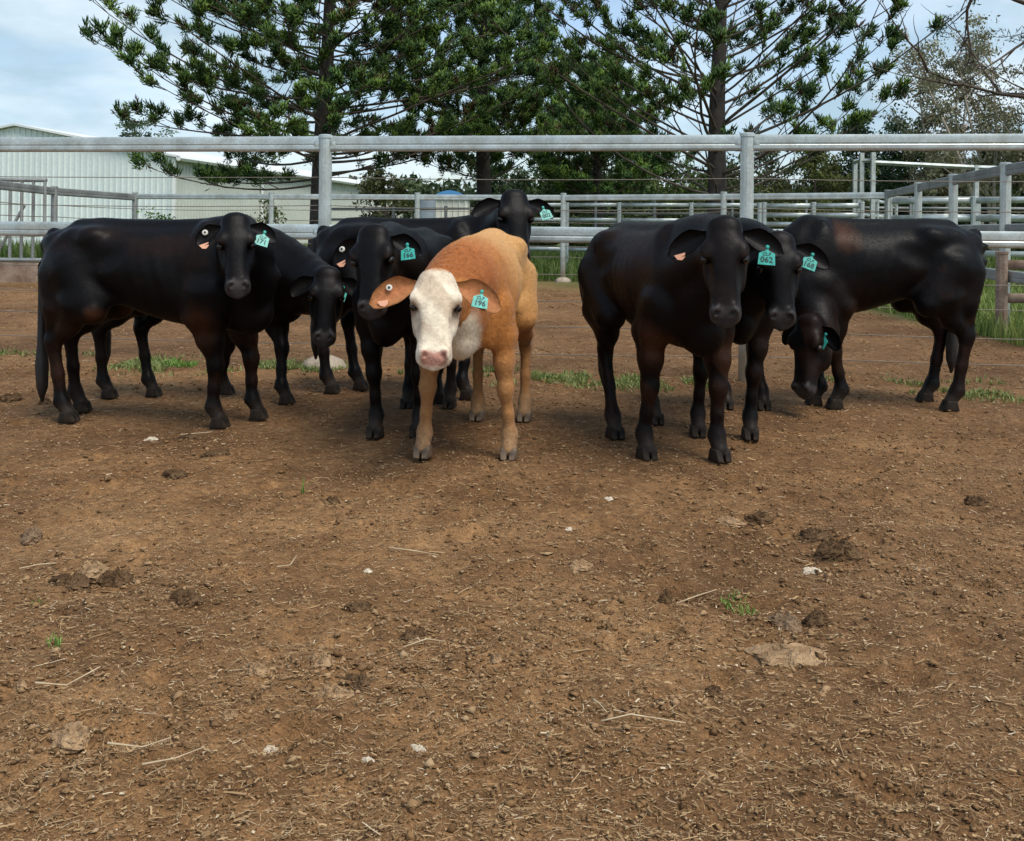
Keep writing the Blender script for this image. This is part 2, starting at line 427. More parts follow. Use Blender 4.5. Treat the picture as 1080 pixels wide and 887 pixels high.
for nm, e_, sgn in (('roof', sc_, 1), ('roof', lft, -1)):
    out = -acr * 0.35 * sgn
    zz = ea - 0.35 * (ri - ea) / 8.2 + 0.03
    slab(nm, [Z(e_ + out + ov, zz), Z(e_ + out + axd * Ls, zz), Z(apex + axd * Ls, ri + 0.03), Z(apex + ov, ri + 0.03)], 0.10, M_roof, shed)
    mb = MB(); mb.tube([Z(e_ + out + ov, zz - .02), Z(e_ + out + axd * Ls, zz - .02)], 0.13, 6); mb.build('gutter', M_trim, shed)
mb = MB(); mb.box(Z(sc_ - acr * 0.03, ea / 2) - axd * 0.05, (0.16, 0.16, ea - 0.1)); mb.build('corner_trim', M_trim, shed)
for u in (9.5, 19.5, 29):
    q = sc_ + axd * u - acr * 0.10
    mb = MB(); mb.tube([Z(q, 0), Z(q, ea - 0.1)], 0.09, 8); mb.build('downpipe', M_trim, shed)

wsx, wsy = xy(478, 52)
ws = empty('blue_roofed_shed', (wsx, wsy, 0)); tag(ws, 'small white shed with a low curved blue roof', 'shed')
ribbed_wall('wall', ws, (-1.15, 0), (0.75, 0), lambda t: 2.62, 0, 0.30, 0.05, M_white)
mb = MB(); mb.box((-0.2, 1.6, 1.3), (1.86, 3.1, 2.6)); mb.build('side_wall', M_white, ws)
mb = MB()
pr = [(-1.25 + 2.1 * i / 10, 2.66 + 0.42 * math.sin(math.pi * i / 10)) for i in range(11)]
V = [(x, y, z) for y in (-0.15, 3.3) for x, z in pr]; n = len(pr)
mb.add(V, [(i, i + 1, n + i + 1, n + i) for i in range(n - 1)] + [tuple(range(n - 1, -1, -1)), tuple(range(n, 2 * n)), (0, n, 2 * n - 1, n - 1)])
mb.build('roof', M_blue, ws)
tk = empty('water_tank', (*xy(450, 50), 0)); tag(tk, 'grey-blue ribbed water tank left of the white shed', 'tank')
mb = MB(); mb.lathe([(0.42 + 0.02 * (k % 2), 0.1 * k) for k in range(27)], n=20); mb.build('tank_wall', M_tank, tk, smooth=True)
mb = MB(); mb.lathe([(0.46, 2.6), (0.30, 2.72), (0.06, 2.78)], n=20); mb.build('tank_roof', M_tank, tk)
# ------------------------------------------------------------------ trees
def leaf_material(name, rough=0.55):
    m = bpy.data.materials.new(name); m.use_nodes = True
    n = m.node_tree.nodes; l = m.node_tree.links.new
    b = n['Principled BSDF']; b.inputs['Roughness'].default_value = rough; b.inputs['Specular IOR Level'].default_value = 0.3
    a = n.new('ShaderNodeAttribute'); a.attribute_name = 'leaf'
    l(a.outputs['Color'], b.inputs['Base Color'])
    tr = n.new('ShaderNodeBsdfTranslucent'); l(a.outputs['Color'], tr.inputs['Color'])
    mx_ = n.new('ShaderNodeMixShader'); mx_.inputs[0].default_value = 0.25
    l(b.outputs[0], mx_.inputs[1]); l(tr.outputs[0], mx_.inputs[2]); l(mx_.outputs[0], n['Material Output'].inputs[0])
    return m
M_leaf = leaf_material('foliage')
M_bark = material('dark_bark', rough=0.9, noise=[(4, (0.022, 0.018, 0.015), (0.060, 0.048, 0.038), 6)], bump=[(14, 0.8, 0.03, (1, 1, 0.25))])
M_twig = material('twig_bark', rough=0.85, noise=[(3, (0.045, 0.033, 0.023), (0.11, 0.082, 0.058), 5)])
M_gumbark = material('pale_bark', rough=0.8, noise=[(1.2, (0.30, 0.25, 0.19), (0.50, 0.44, 0.36), 5)])

def set_attr(me, name, colors):
    at = me.color_attributes.new(name, 'FLOAT_COLOR', 'POINT')
    c = np.concatenate([colors, np.ones((len(colors), 1))], 1).astype(np.float32)
    at.data.foreach_set('color', c.ravel())
def norm(v): return v / np.maximum(np.linalg.norm(v, axis=-1, keepdims=True), 1e-9)

def cords(o, d, ln, rad, col, r):
    """spindle-shaped branchlets: origin, direction, length, radius, colour"""
    N = len(o); d = norm(d)
    up = np.tile(np.array([0.31, 0.17, 0.93]), (N, 1)); a = norm(np.cross(d, up)); b = np.cross(d, a)
    bend = np.array([0, 0, 1.0])[None, :] * (ln * 0.16)[:, None]
    rings = []
    rings.append(o)
    c = o + d * (ln * 0.6)[:, None] + bend * 0.36
    for k in range(3):
        q = 2 * math.pi * k / 3
        rings.append(c + (a * math.cos(q) + b * math.sin(q)) * rad[:, None])
    rings.append(o + d * ln[:, None] + bend)
    V = np.stack(rings, 1)                       # N,5,3
    tri = []
    for k in range(3):
        k2 = (k + 1) % 3
        tri += [(0, 1 + k2, 1 + k), (1 + k, 1 + k2, 4)]
    tri = np.array(tri)
    F = (np.arange(N) * 5)[:, None, None] + tri[None]
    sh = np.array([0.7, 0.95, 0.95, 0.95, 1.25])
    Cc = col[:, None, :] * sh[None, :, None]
    return V.reshape(-1, 3), F.reshape(-1, 3), Cc.reshape(-1, 3)

def pine(name, label, base, H, tr, hmin, L0, e0, e1, seed, step=0.55, per=(4, 6), sec_gap=0.50, bare=0.30, dark=1.0, ncord=26, group='tall pines behind the yards', az_bias=None):
    r = np.random.default_rng(seed)
    root = empty(name, (base[0], base[1], 0)); tag(root, label, 'pine tree', group)
    mb = MB()
    zs = np.linspace(-0.1, H, 12)
    lean = r.normal(0, 0.012, 2)
    def tc_(z): return Vector((lean[0] * z + 0.05 * math.sin(z * 0.7 + seed), lean[1] * z, z))
    mb.tube([tc_(z) for z in zs], [tr * (1 + 0.35 * math.exp(-max(z, 0) * 2)) * (1 - 0.85 * max(z, 0) / H) for z in zs], 12)
    mb.build('trunk', M_bark, root, smooth=True)
    br = MB()
    tp, td = [], []                               # tuft positions, directions
    h = hmin
    while h < H - 0.3:
        f = (h - hmin) / (H - hmin)
        k = r.integers(per[0], per[1] + 1); a0 = r.uniform(0, 2 * math.pi)
        for i in range(k):
            az = a0 + 2 * math.pi * i / k + r.normal(0, 0.25)
            Ln = L0 * (1 - f) ** 0.75 * r.uniform(0.7, 1.1) * (0.75 + 0.25 * min(1, f / 0.12))
            ea_, eb_ = math.radians(e0 + r.normal(0, 7) + 12 * f), math.radians(e1 + r.normal(0, 9) + 12 * f)
            p = tc_(h + r.normal(0, 0.10)); pts = [p]; ns = 9; dirs = []
            for s_ in range(ns):
                t = s_ / (ns - 1); e_ = ea_ + (eb_ - ea_) * t
                az += r.normal(0, 0.09)
                d = Vector((math.cos(az) * math.cos(e_), math.sin(az) * math.cos(e_), math.sin(e_)))
                dirs.append(d); p = p + d * (Ln / ns); pts.append(p)
            rb = 0.0050 * Ln + 0.009
            br.tube(pts, [rb * (1 - 0.82 * q / ns) for q in range(ns + 1)], 5, cap=False)
            u = bare * Ln * r.uniform(0.7, 1.2); sd = 1
            while u < Ln:
                g = u / Ln * ns; gi = min(int(g), ns - 1); q = pts[gi].lerp(pts[gi + 1], g - gi); d = dirs[gi]
                side = d.cross(Vector((0, 0, 1))).normalized() * sd
                sdv = (d * r.uniform(0.55, 1.0) + side * r.uniform(0.5, 1.0) + Vector((0, 0, r.uniform(-0.05, 0.45)))).normalized()
                sl_ = (0.35 + 0.95 * (1 - u / Ln) ** 0.6) * r.uniform(0.6, 1.15) * min(1.2, Ln / 4 + 0.3)
                e2 = q + sdv * sl_ + Vector((0, 0, 0.10 * sl_)); mid = q + sdv * sl_ * 0.55
                br.tube([q, mid, e2], [0.016, 0.011, 0.006], 3, cap=False)
                tp.append(e2); td.append((sdv + Vector((0, 0, 0.35))))
                for w in range(int(r.integers(4, 7))):         # a rounded bunch of tufts at the end of each side shoot
                    o2 = Vector(r.normal(0, 1, 3)); o2 = (sdv * 0.6 + o2 * 0.8 + Vector((0, 0, 0.45))).normalized()
                    tp.append(q.lerp(e2, r.uniform(0.62, 1.0)) + o2 * r.uniform(0.06, 0.24)); td.append(o2)
                if r.random() < 0.5:
                    o2 = Vector(r.normal(0, 1, 3)); o2 = (sdv + o2 * 0.75 + Vector((0, 0, 0.5))).normalized()
                    tp.append(q.lerp(e2, r.uniform(0.25, 0.55)) + o2 * 0.10); td.append(o2)
                u += sec_gap * r.uniform(0.6, 1.4); sd = -sd
            tp.append(pts[-1]); td.append(dirs[-1] + Vector((0, 0, 0.3)))
        h += step * r.uniform(0.7, 1.3)
    bo = br.build('branches', M_twig, root, smooth=True)
    tp, td = np.array(tp), norm(np.array(td)); nt_ = len(tp)
    nc = ncord
    o = np.repeat(tp, nc, 0) - np.repeat(td, nc, 0) * r.uniform(-0.02, 0.20, (nt_ * nc, 1)) + r.normal(0, 0.035, (nt_ * nc, 3))
    d = np.repeat(td, nc, 0) + r.normal(0, 0.52, (nt_ * nc, 3)) + np.array([0, 0, 0.35])
    ln = r.uniform(0.12, 0.23, nt_ * nc); rad = r.uniform(0.011, 0.019, nt_ * nc)
    tone = r.random(nt_)
    c0, c1 = np.array([0.030, 0.080, 0.022]), np.array([0.165, 0.270, 0.042])
    tc2 = (c0 + (c1 - c0) * (tone ** 1.7)[:, None]) * dark
    brown = r.random(nt_) < 0.05
    tc2[brown] = np.array([0.085, 0.055, 0.022]) * dark
    col = np.repeat(tc2, nc, 0) * r.uniform(0.75, 1.25, (nt_ * nc, 1))
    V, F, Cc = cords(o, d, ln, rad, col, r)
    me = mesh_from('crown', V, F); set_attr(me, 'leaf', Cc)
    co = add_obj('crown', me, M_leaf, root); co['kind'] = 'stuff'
    return root

def quads_leaves(o, ln, wd, col, r, hang=0.0):
    """diamond leaves with a fold"""
    N = len(o)
    d = norm(r.normal(0, 1, (N, 3)) + np.array([0, 0, -hang])); s = norm(np.cross(d, norm(r.normal(0, 1, (N, 3)))))
    nn = np.cross(d, s)
    V = np.stack([o, o + d * (ln * 0.45)[:, None] + s * (wd * 0.5)[:, None] + nn * (wd * 0.12)[:, None], o + d * ln[:, None],
                  o + d * (ln * 0.45)[:, None] - s * (wd * 0.5)[:, None] + nn * (wd * 0.12)[:, None]], 1)
    F = (np.arange(N) * 4)[:, None, None] + np.array([(0, 1, 2), (0, 2, 3)])[None]
    return V.reshape(-1, 3), F.reshape(-1, 3), np.repeat(col, 4, 0)

def leafy_tree(name, label, base, H, rx, z0, col, seed, nlimb=14, leaves=7000, lsize=(0.16, 0.30), clump=0.55, bark=None, tr=0.14, hang=0.3, group=None, cat='tree', multi=1, sparse=1.0, rz=None):
    """trunk(s), limbs to points spread through an uneven crown, leaf clumps round the limb ends"""
    r = np.random.default_rng(seed)
    root = empty(name, (base[0], base[1], 0)); tag(root, label, cat, group)
    bark = bark or M_twig
    tm, bm_ = MB(), MB()
    ends = []
    for k in range(multi):
        lean = r.normal(0, 0.10 if multi > 1 else 0.03, 2) + (np.array([math.cos(k * 2.4), math.sin(k * 2.4)]) * 0.10 if multi > 1 else 0)
        def tp_(z): return Vector((lean[0] * z + 0.10 * math.sin(z * 0.8 + k + seed), lean[1] * z, z))
        zs = np.linspace(-0.1, H * 0.9, 9)
        tm.tube([tp_(z) for z in zs], [tr * (1 - 0.85 * max(z, 0) / (H * 0.95)) for z in zs], 7)
        for i in range(max(3, nlimb // multi)):
            zt = z0 + (H - z0) * ((i + r.random()) / (nlimb // multi))
            f = (zt - z0) / (H - z0)
            env = rx * (math.sin(math.pi * min(1, 0.16 + 0.80 * f)) ** 0.7) * r.uniform(0.35, 1.05)
            az = r.uniform(0, 2 * math.pi)
            st = tp_(max(0.15 * H, zt - r.uniform(0.25, 0.9) * env - 0.2))
            en = tp_(zt) + Vector((math.cos(az) * env, math.sin(az) * env, r.uniform(-0.1, 0.3) * env))
            md = st.lerp(en, 0.5) + Vector((0, 0, -0.10 * env)) + Vector(r.normal(0, 0.06 * env + 0.01, 3))
            bm_.tube([st, md, en], [tr * 0.35, tr * 0.2, tr * 0.06], 4, cap=False)
            for t in (0.45, 0.62, 0.8, 1.0):
                q = (st.lerp(md, t * 2) if t < 0.5 else md.lerp(en, t * 2 - 1)) + Vector(r.normal(0, 0.16 * rx, 3))
                ends.append(q)
                bm_.tube([md.lerp(en, max(0, t * 2 - 1)), q], [tr * 0.08, tr * 0.04], 3, cap=False)
    tm.build('trunk', bark, root, smooth=True)
    bm_.build('branches', bark, root, smooth=True)
    E = np.array(ends); ne = len(E)
    w = r.uniform(0.3, 1.6, ne) ** 1.3; w /= w.sum()
    ci = r.choice(ne, leaves, p=w)
    dirs = norm(r.normal(0, 1, (leaves, 3))); rr = r.random(leaves) ** 0.5 * clump * r.uniform(0.6, 1.2, ne)[ci]
    o = E[ci] + dirs * rr[:, None] * np.array([1.15, 1.15, 0.75])
    ct = r.uniform(0.65, 1.35, ne)[ci]
    c = np.array(col)[None] * ct[:, None] * r.uniform(0.7, 1.3, (leaves, 1))
    c = c * np.array([1, 1, 1])[None] + (r.random((leaves, 1)) < 0.12) * np.array([0.02, 0.02, 0.0])
    ln = r.uniform(lsize[0], lsize[1], leaves); wd = ln * r.uniform(0.35, 0.6, leaves)
    V, F, Cc = quads_leaves(o, ln, wd, c, r, hang)
    me = mesh_from('crown', V, F); set_attr(me, 'leaf', Cc)
    co = add_obj('crown', me, M_leaf, root); co['kind'] = 'stuff'
    return root

pine('pine_tree', 'dark pine on the left with wide tufted limbs reaching over the pale shed', xy(338, 26), 11.5, 0.30, 2.3, 7.25, 2, 22, 3, step=0.50, per=(5, 7), bare=0.24)
pine('pine_tree', 'densest dark green pine in the middle of the row', xy(512, 31), 11.5, 0.28, 2.6, 4.6, 8, 30, 8, step=0.46, per=(4, 6), sec_gap=0.48, bare=0.15, dark=1.15)
pine('pine_tree', 'dense pine half hidden between the middle pine and the open one', xy(632, 36), 7.4, 0.24, 1.8, 4.0, 12, 35, 15, step=0.42, per=(5, 7), sec_gap=0.42, bare=0.15, dark=1.25)
pine('pine_tree', 'open pine on the right with bare rising limbs and sparse tufts', xy(757, 24), 11.5, 0.28, 1.9, 7.6, 18, 42, 21, step=0.56, per=(4, 6), sec_gap=0.74, bare=0.36, dark=0.95, ncord=26)

GT = 'trees far behind the stockyard'
leafy_tree('gum_tree', 'tall thin-leaved gum at the right edge with pale stems', xy(1052, 42), 10.0, 2.4, 3.0, (0.20, 0.195, 0.115), 41, nlimb=34, leaves=9000, lsize=(0.10, 0.20), clump=0.5, bark=M_gumbark, multi=3, tr=0.11, group=GT, hang=0.8)
leafy_tree('gum_tree', 'brownish sparse gum left of the pale-stemmed one', xy(990, 46), 9.6, 2.0, 3.0, (0.18, 0.16, 0.085), 42, nlimb=34, leaves=12000, lsize=(0.10, 0.20), clump=0.5, bark=M_gumbark, multi=2, tr=0.11, group=GT, hang=0.8)
leafy_tree('gum_tree', 'sparse tall gum cut by the right edge of the picture', xy(1105, 40), 9.3, 2.2, 3.0, (0.19, 0.175, 0.10), 43, nlimb=30, leaves=8000, lsize=(0.10, 0.20), clump=0.5, bark=M_gumbark, multi=2, tr=0.11, group=GT, hang=0.8)
leafy_tree('broadleaf_tree', 'dark green rounded tree under the brownish gum', xy(955, 50), 6.6, 2.9, 1.2, (0.022, 0.052, 0.014), 44, nlimb=26, leaves=12000, lsize=(0.14, 0.26), clump=0.6, group=GT)
leafy_tree('broadleaf_tree', 'dark bushy tree behind the rails at the far right', xy(1040, 48), 5.6, 3.4, 0.8, (0.028, 0.055, 0.016), 45, nlimb=26, leaves=12000, lsize=(0.14, 0.26), clump=0.6, group=GT)
leafy_tree('broadleaf_tree', 'pointed dark conifer-like tree right of the open pine', xy(905, 58), 7.6, 2.0, 1.0, (0.018, 0.045, 0.016), 46, nlimb=26, leaves=9000, lsize=(0.14, 0.26), clump=0.55, group=GT)
leafy_tree('broadleaf_tree', 'yellow-green weeping tree beside the gantry', xy(862, 46), 4.9, 2.6, 0.8, (0.095, 0.110, 0.028), 47, nlimb=22, leaves=9000, lsize=(0.12, 0.26), clump=0.5, hang=1.5, group=GT)
leafy_tree('broadleaf_tree', 'grey-green thin tree just right of the open pine trunk', xy(808, 50), 5.2, 2.2, 0.8, (0.065, 0.080, 0.035), 48, nlimb=18, leaves=5500, lsize=(0.12, 0.24), clump=0.5, hang=1.0, group=GT)
leafy_tree('broadleaf_tree', 'light green bushy tree left of the open pine trunk', xy(690, 44), 4.6, 2.9, 0.5, (0.065, 0.095, 0.022), 49, nlimb=24, leaves=10000, lsize=(0.12, 0.26), clump=0.55, group=GT)
leafy_tree('broadleaf_tree', 'mid green bush behind the raised black head', xy(600, 42), 3.8, 2.7, 0.4, (0.045, 0.075, 0.018), 50, nlimb=22, leaves=9000, lsize=(0.12, 0.26), clump=0.5, group=GT)
leafy_tree('broadleaf_tree', 'olive-brown bush under the left pine beside its trunk', xy(405, 44), 3.6, 1.7, 0.4, (0.060, 0.068, 0.020), 51, nlimb=18, leaves=7000, lsize=(0.12, 0.24), clump=0.45, group=GT)
leafy_tree('broadleaf_tree', 'small round-tufted tree showing above the shed roof', xy(148, 75), 8.6, 2.4, 5.5, (0.060, 0.095, 0.040), 52, nlimb=14, leaves=3500, lsize=(0.18, 0.34), clump=0.5, group=GT)
leafy_tree('broadleaf_tree', 'pale green tree behind the end of the shed', xy(268, 80), 6.6, 3.5, 1.0, (0.070, 0.100, 0.030), 53, nlimb=16, leaves=5000, lsize=(0.18, 0.34), clump=0.7, group=GT)
leafy_tree('shrub', 'yellow-green climber on the post beside the shed wall', xy(288, 21.9), 1.62, 0.55, 0.2, (0.085, 0.115, 0.025), 54, nlimb=16, leaves=1500, lsize=(0.05, 0.11), clump=0.20, tr=0.03, cat='shrub')
leafy_tree('shrub', 'low green shrub showing just above the far left cow', xy(172, 21.0), 1.24, 0.62, 0.2, (0.060, 0.115, 0.025), 55, nlimb=16, leaves=1800, lsize=(0.05, 0.11), clump=0.20, tr=0.03, cat='shrub')

for i, (px, d_, hh, rx_, c_, lb) in enumerate([(1000, 62, 5.6, 4.0, (0.045, 0.060, 0.024), 'olive thicket behind the slanting rail'), (925, 66, 5.4, 4.0, (0.030, 0.055, 0.020), 'dark green thicket behind the gantry'),
        (1075, 58, 6.2, 3.6, (0.060, 0.060, 0.030), 'brown-green thicket at the far right'), (775, 64, 5.0, 4.2, (0.060, 0.075, 0.030), 'pale thicket behind the open pine trunk'), (640, 60, 5.2, 4.2, (0.040, 0.070, 0.022), 'green thicket right of the raised black head'),
        (540, 62, 4.6, 4.0, (0.035, 0.060, 0.020), 'dark thicket behind the middle pine')]):
    leafy_tree('thicket', lb, xy(px, d_), hh, rx_, 0.4, c_, 60 + i, nlimb=34, leaves=9000, lsize=(0.22, 0.42), clump=0.8, group='thickets far behind the stockyard', cat='thicket')

# bare-limbed tree beyond the right edge, one limb reaching into the picture
r_ = np.random.default_rng(77)
bt = empty('overhanging_tree', (7.6, 11.6, 0)); tag(bt, 'tree beyond the right edge with a thin bare limb reaching in', 'tree')
mb = MB(); mb.tube([(0, 0, -0.1), (0.05, 0, 1.5), (-0.05, 0.05, 3.0), (-0.1, 0, 4.6)], [0.17, 0.14, 0.11, 0.06], 9); mb.build('trunk', M_twig, bt, smooth=True)
tw = MB(); tips = []
def limb(p, d, ln, r0, depth):
    pts = [p]; 
    for i in range(6):
        d = (d + Vector(r_.normal(0, 0.13, 3))).normalized(); p = p + d * ln / 6; pts.append(p)
        if depth > 0 and i > 0 and r_.random() < 0.85:
            limb(p, (d + Vector(r_.normal(0, 0.55, 3))).normalized(), ln * r_.uniform(0.30, 0.5), r0 * 0.45, depth - 1)
    tw.tube(pts, [r0 * (1 - 0.8 * k / 6) for k in range(7)], 5, cap=False); tips.append(p)
o_ = Vector((7.6, 11.6, 0))
for (tgt, st, r0) in ((W(985, 2, 11.2), Vector((-0.05, 0, 2.9)), 0.055), (W(1000, 36, 11.5), Vector((0, 0, 2.4)), 0.042), (W(1040, -20, 11.0), Vector((-.05, 0, 3.4)), 0.045)):
    v = tgt - o_ - st; limb(st, v.normalized(), v.length * 1.02, r0, 2)
tw.build('branches', M_twig, bt, smooth=True)
E = np.array([t for t in tips]); E = E[np.random.default_rng(5).permutation(len(E))[:max(6, len(E) // 5)]]
rr_ = np.random.default_rng(6); N_ = len(E) * 26
oo = np.repeat(E, 26, 0) + rr_.normal(0, 0.05, (N_, 3))
V, F, Cc = cords(oo, rr_.normal(0, 1, (N_, 3)) + np.array([0, 0, 0.3]), rr_.uniform(0.05, 0.12, N_), np.full(N_, 0.006), np.tile(np.array([0.02, 0.04, 0.014]), (N_, 1)) * rr_.uniform(.7, 1.4, (N_, 1)), rr_)
me = mesh_from('crown', V, F); set_attr(me, 'leaf', Cc); co = add_obj('crown', me, M_leaf, bt); co['kind'] = 'stuff'

# far wood behind everything: one mass nobody could count
def far_wood():
    r = np.random.default_rng(91); n = 26000
    px = r.uniform(330, 1180, n); d = r.uniform(85, 110, n)
    hgt = 3.5 + 3.0 * fbm(px / 40.0, px * 0 + 3.3, 5)
    x = (px - 540) / FPX * d; z = hgt * np.sqrt(r.random(n)) 
    o = np.stack([x, d, z], 1)
    c = np.array([0.040, 0.062, 0.022])[None] * (0.6 + 0.9 * fbm(px / 18, z * 1.5, 9))[:, None] * r.uniform(0.75, 1.3, (n, 1))
    V, F, Cc = quads_leaves(o, r.uniform(0.5, 1.0, n), r.uniform(0.25, 0.5, n), c, r, 0.2)
    me = mesh_from('far_wood', V, F); set_attr(me, 'leaf', Cc)
    tag(add_obj('far_wood', me, M_leaf), 'far-off low line of green woods behind the yards', 'woods', kind='stuff')
far_wood()
# ------------------------------------------------------------------ ground
def ground_material():
    m = bpy.data.materials.new('yard_soil'); m.use_nodes = True
    n = m.node_tree.nodes; l = m.node_tree.links.new
    b = n['Principled BSDF']; b.inputs['Roughness'].default_value = 0.92; b.inputs['Specular IOR Level'].default_value = 0.2
    tcn = n.new('ShaderNodeTexCoord')
    def noise(sc, det=6, ro=0.6):
        t = n.new('ShaderNodeTexNoise'); t.inputs['Scale'].default_value = sc; t.inputs['Detail'].default_value = det; t.inputs['Roughness'].default_value = ro
        l(tcn.outputs['Object'], t.inputs['Vector']); return t
    def ramp(fac, stops):
        r = n.new('ShaderNodeValToRGB'); e = r.color_ramp.elements
        e[0].position, e[0].color = stops[0][0], (*stops[0][1], 1); e[1].position, e[1].color = stops[-1][0], (*stops[-1][1], 1)
        for p, c in stops[1:-1]:
            q = e.new(p); q.color = (*c, 1)
        l(fac, r.inputs[0]); return r.outputs['Color']
    def mix(a, b_, fac=1.0, mode='MULTIPLY', facsock=None):
        x = n.new('ShaderNodeMix'); x.data_type = 'RGBA'; x.blend_type = mode
        if facsock is not None: l(facsock, x.inputs[0])
        else: x.inputs[0].default_value = fac
        l(a, x.inputs[6]); l(b_, x.inputs[7]); return x.outputs[2]
    base = ramp(noise(1.1, 5).outputs['Fac'], [(0.30, (0.165, 0.083, 0.033)), (0.5, (0.270, 0.144, 0.060)), (0.72, (0.365, 0.208, 0.094))])
    c = mix(base, ramp(noise(28, 8, 0.7).outputs['Fac'], [(0.30, (0.55, 0.53, 0.50)), (0.55, (1.0, 1.0, 1.0)), (0.75, (1.4, 1.4, 1.42))]))
    c = mix(c, ramp(noise(190, 4, 0.65).outputs['Fac'], [(0.30, (0.55, 0.54, 0.52)), (0.52, (1.0, 1.0, 1.0)), (0.72, (1.55, 1.52, 1.5))]))
    c = mix(c, ramp(noise(6.5, 7, 0.7).outputs['Fac'], [(0.30, (0.66, 0.64, 0.62)), (0.55, (1.0, 1.0, 1.0)), (0.74, (1.28, 1.27, 1.25))]))
    # uneven patches of darker soil, densest across the middle of the yard
    dm = n.new('ShaderNodeAttribute'); dm.attribute_name = 'dark_soil'
    darken = n.new('ShaderNodeMix'); darken.data_type = 'RGBA'; darken.blend_type = 'MULTIPLY'; l(dm.outputs['Fac'], darken.inputs[0]); l(c, darken.inputs[6]); darken.inputs[7].default_value = (0.72, 0.70, 0.70, 1)
    c = darken.outputs[2]
    # pasture beyond the yards
    a = n.new('ShaderNodeAttribute'); a.attribute_name = 'pasture'
    grass = ramp(noise(2.5, 6).outputs['Fac'], [(0.3, (0.065, 0.090, 0.024)), (0.7, (0.120, 0.150, 0.042))])
    c = mix(c, grass, mode='MIX', facsock=a.outputs['Fac'])
    l(c, b.inputs['Base Color'])
    prev = None
    for sc, st, di in ((9, 0.7, 0.04), (45, 0.9, 0.012), (170, 0.8, 0.004)):
        bp = n.new('ShaderNodeBump'); bp.inputs['Strength'].default_value = st; bp.inputs['Distance'].default_value = di
        l(noise(sc, 6, 0.65).outputs['Fac'], bp.inputs['Height'])
        if prev is not None: l(prev, bp.inputs['Normal'])
        prev = bp.outputs[0]
    l(prev, b.inputs['Normal'])
    return m
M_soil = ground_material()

_hr = np.random.default_rng(515)
HOOFPRINTS = [(x_, y_, _hr.uniform(0, 3.14), _hr.uniform(0.035, 0.055)) for x_, y_ in zip(_hr.uniform(-3.0, 3.0, 190), _hr.uniform(1.6, 7.2, 190))]
def soil_z(x, y):
    near = sstep(9.0, 6.5, y) * sstep(-0.5, 0.8, y) * sstep(7.0, 4.5, np.abs(x))
    z = (fbm(x * 1.6, y * 1.6, 3, 3) - 0.5) * 0.045 + (fbm(x * 6, y * 6, 21, 4, 0.62) - 0.5) * 0.045 + (np.maximum(fbm(x * 22, y * 22, 51, 2) - 0.52, 0)) * 0.040
    for hx, hy, ha, hr in HOOFPRINTS:
        m_ = (np.abs(x - hx) < 0.16) & (np.abs(y - hy) < 0.16)
        if m_.any():
            dx, dy = x[m_] - hx, y[m_] - hy
            q = ((dx * math.cos(ha) + dy * math.sin(ha)) / (hr * 1.25)) ** 2 + ((-dx * math.sin(ha) + dy * math.cos(ha)) / hr) ** 2
            z[m_] += -0.020 * np.exp(-q * q) + 0.009 * np.exp(-((np.sqrt(q) - 1.5) / 0.35) ** 2)
    calm = 1 - 0.5 * sstep(4.0, 4.6, y) * sstep(7.0, 6.4, y)
    return z * near * calm - 0.004
def axis(lo, hi, a, b, h, far_lo, far_hi):
    core = np.arange(a, b + h, h); out = [core]
    s = h; v = a; left = []
    while v > far_lo: s *= 1.35; v -= s; left.append(v)
    s = h; v = b + h * 0; right = []
    while v < far_hi: s *= 1.35; v += s; right.append(v)
    return np.array(left[::-1] + list(core[:-1]) + [b] + right)
gxs = axis(0, 0, -4.6, 4.6, 0.026, -500, 500); gys = axis(0, 0, 1.2, 8.0, 0.024, -60, 900)
GX, GY = np.meshgrid(gxs, gys, indexing='ij')
GZ = soil_z(GX, GY)
nx_, ny_ = GX.shape
ii = np.arange(nx_ * ny_).reshape(nx_, ny_)
GF = np.stack([ii[:-1, :-1], ii[1:, :-1], ii[1:, 1:], ii[:-1, 1:]], -1).reshape(-1, 4)
gme = mesh_from('ground', np.stack([GX, GY, GZ], -1).reshape(-1, 3), GF, True)
pst = np.clip(sstep(18.5, 20.5, GY + (fbm(GX * .7, GY * .7, 5) - .5) * 3), 0, 1)
pst = np.maximum(pst, sstep(5.2, 6.0, GX + (fbm(GX * .9, GY * .9, 8) - .5) * 1.5 + (GY - 9) * 0.18) * sstep(8.0, 9.2, GY))
pa = gme.attributes.new('pasture', 'FLOAT', 'POINT'); pa.data.foreach_set('value', pst.astype(np.float32).ravel())
dark_mask = np.clip(sstep(0.36, 0.62, fbm(GX * 0.8 + 3, GY * 0.8 + 9, 17, 4) + 0.16 * sstep(3.4, 5.0, GY) * sstep(16, 8, GY)), 0, 1)
da = gme.attributes.new('dark_soil', 'FLOAT', 'POINT'); da.data.foreach_set('value', dark_mask.astype(np.float32).ravel())
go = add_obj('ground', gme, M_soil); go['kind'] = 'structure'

def gz(x, y): return float(soil_z(np.array([x], float), np.array([y], float))[0])

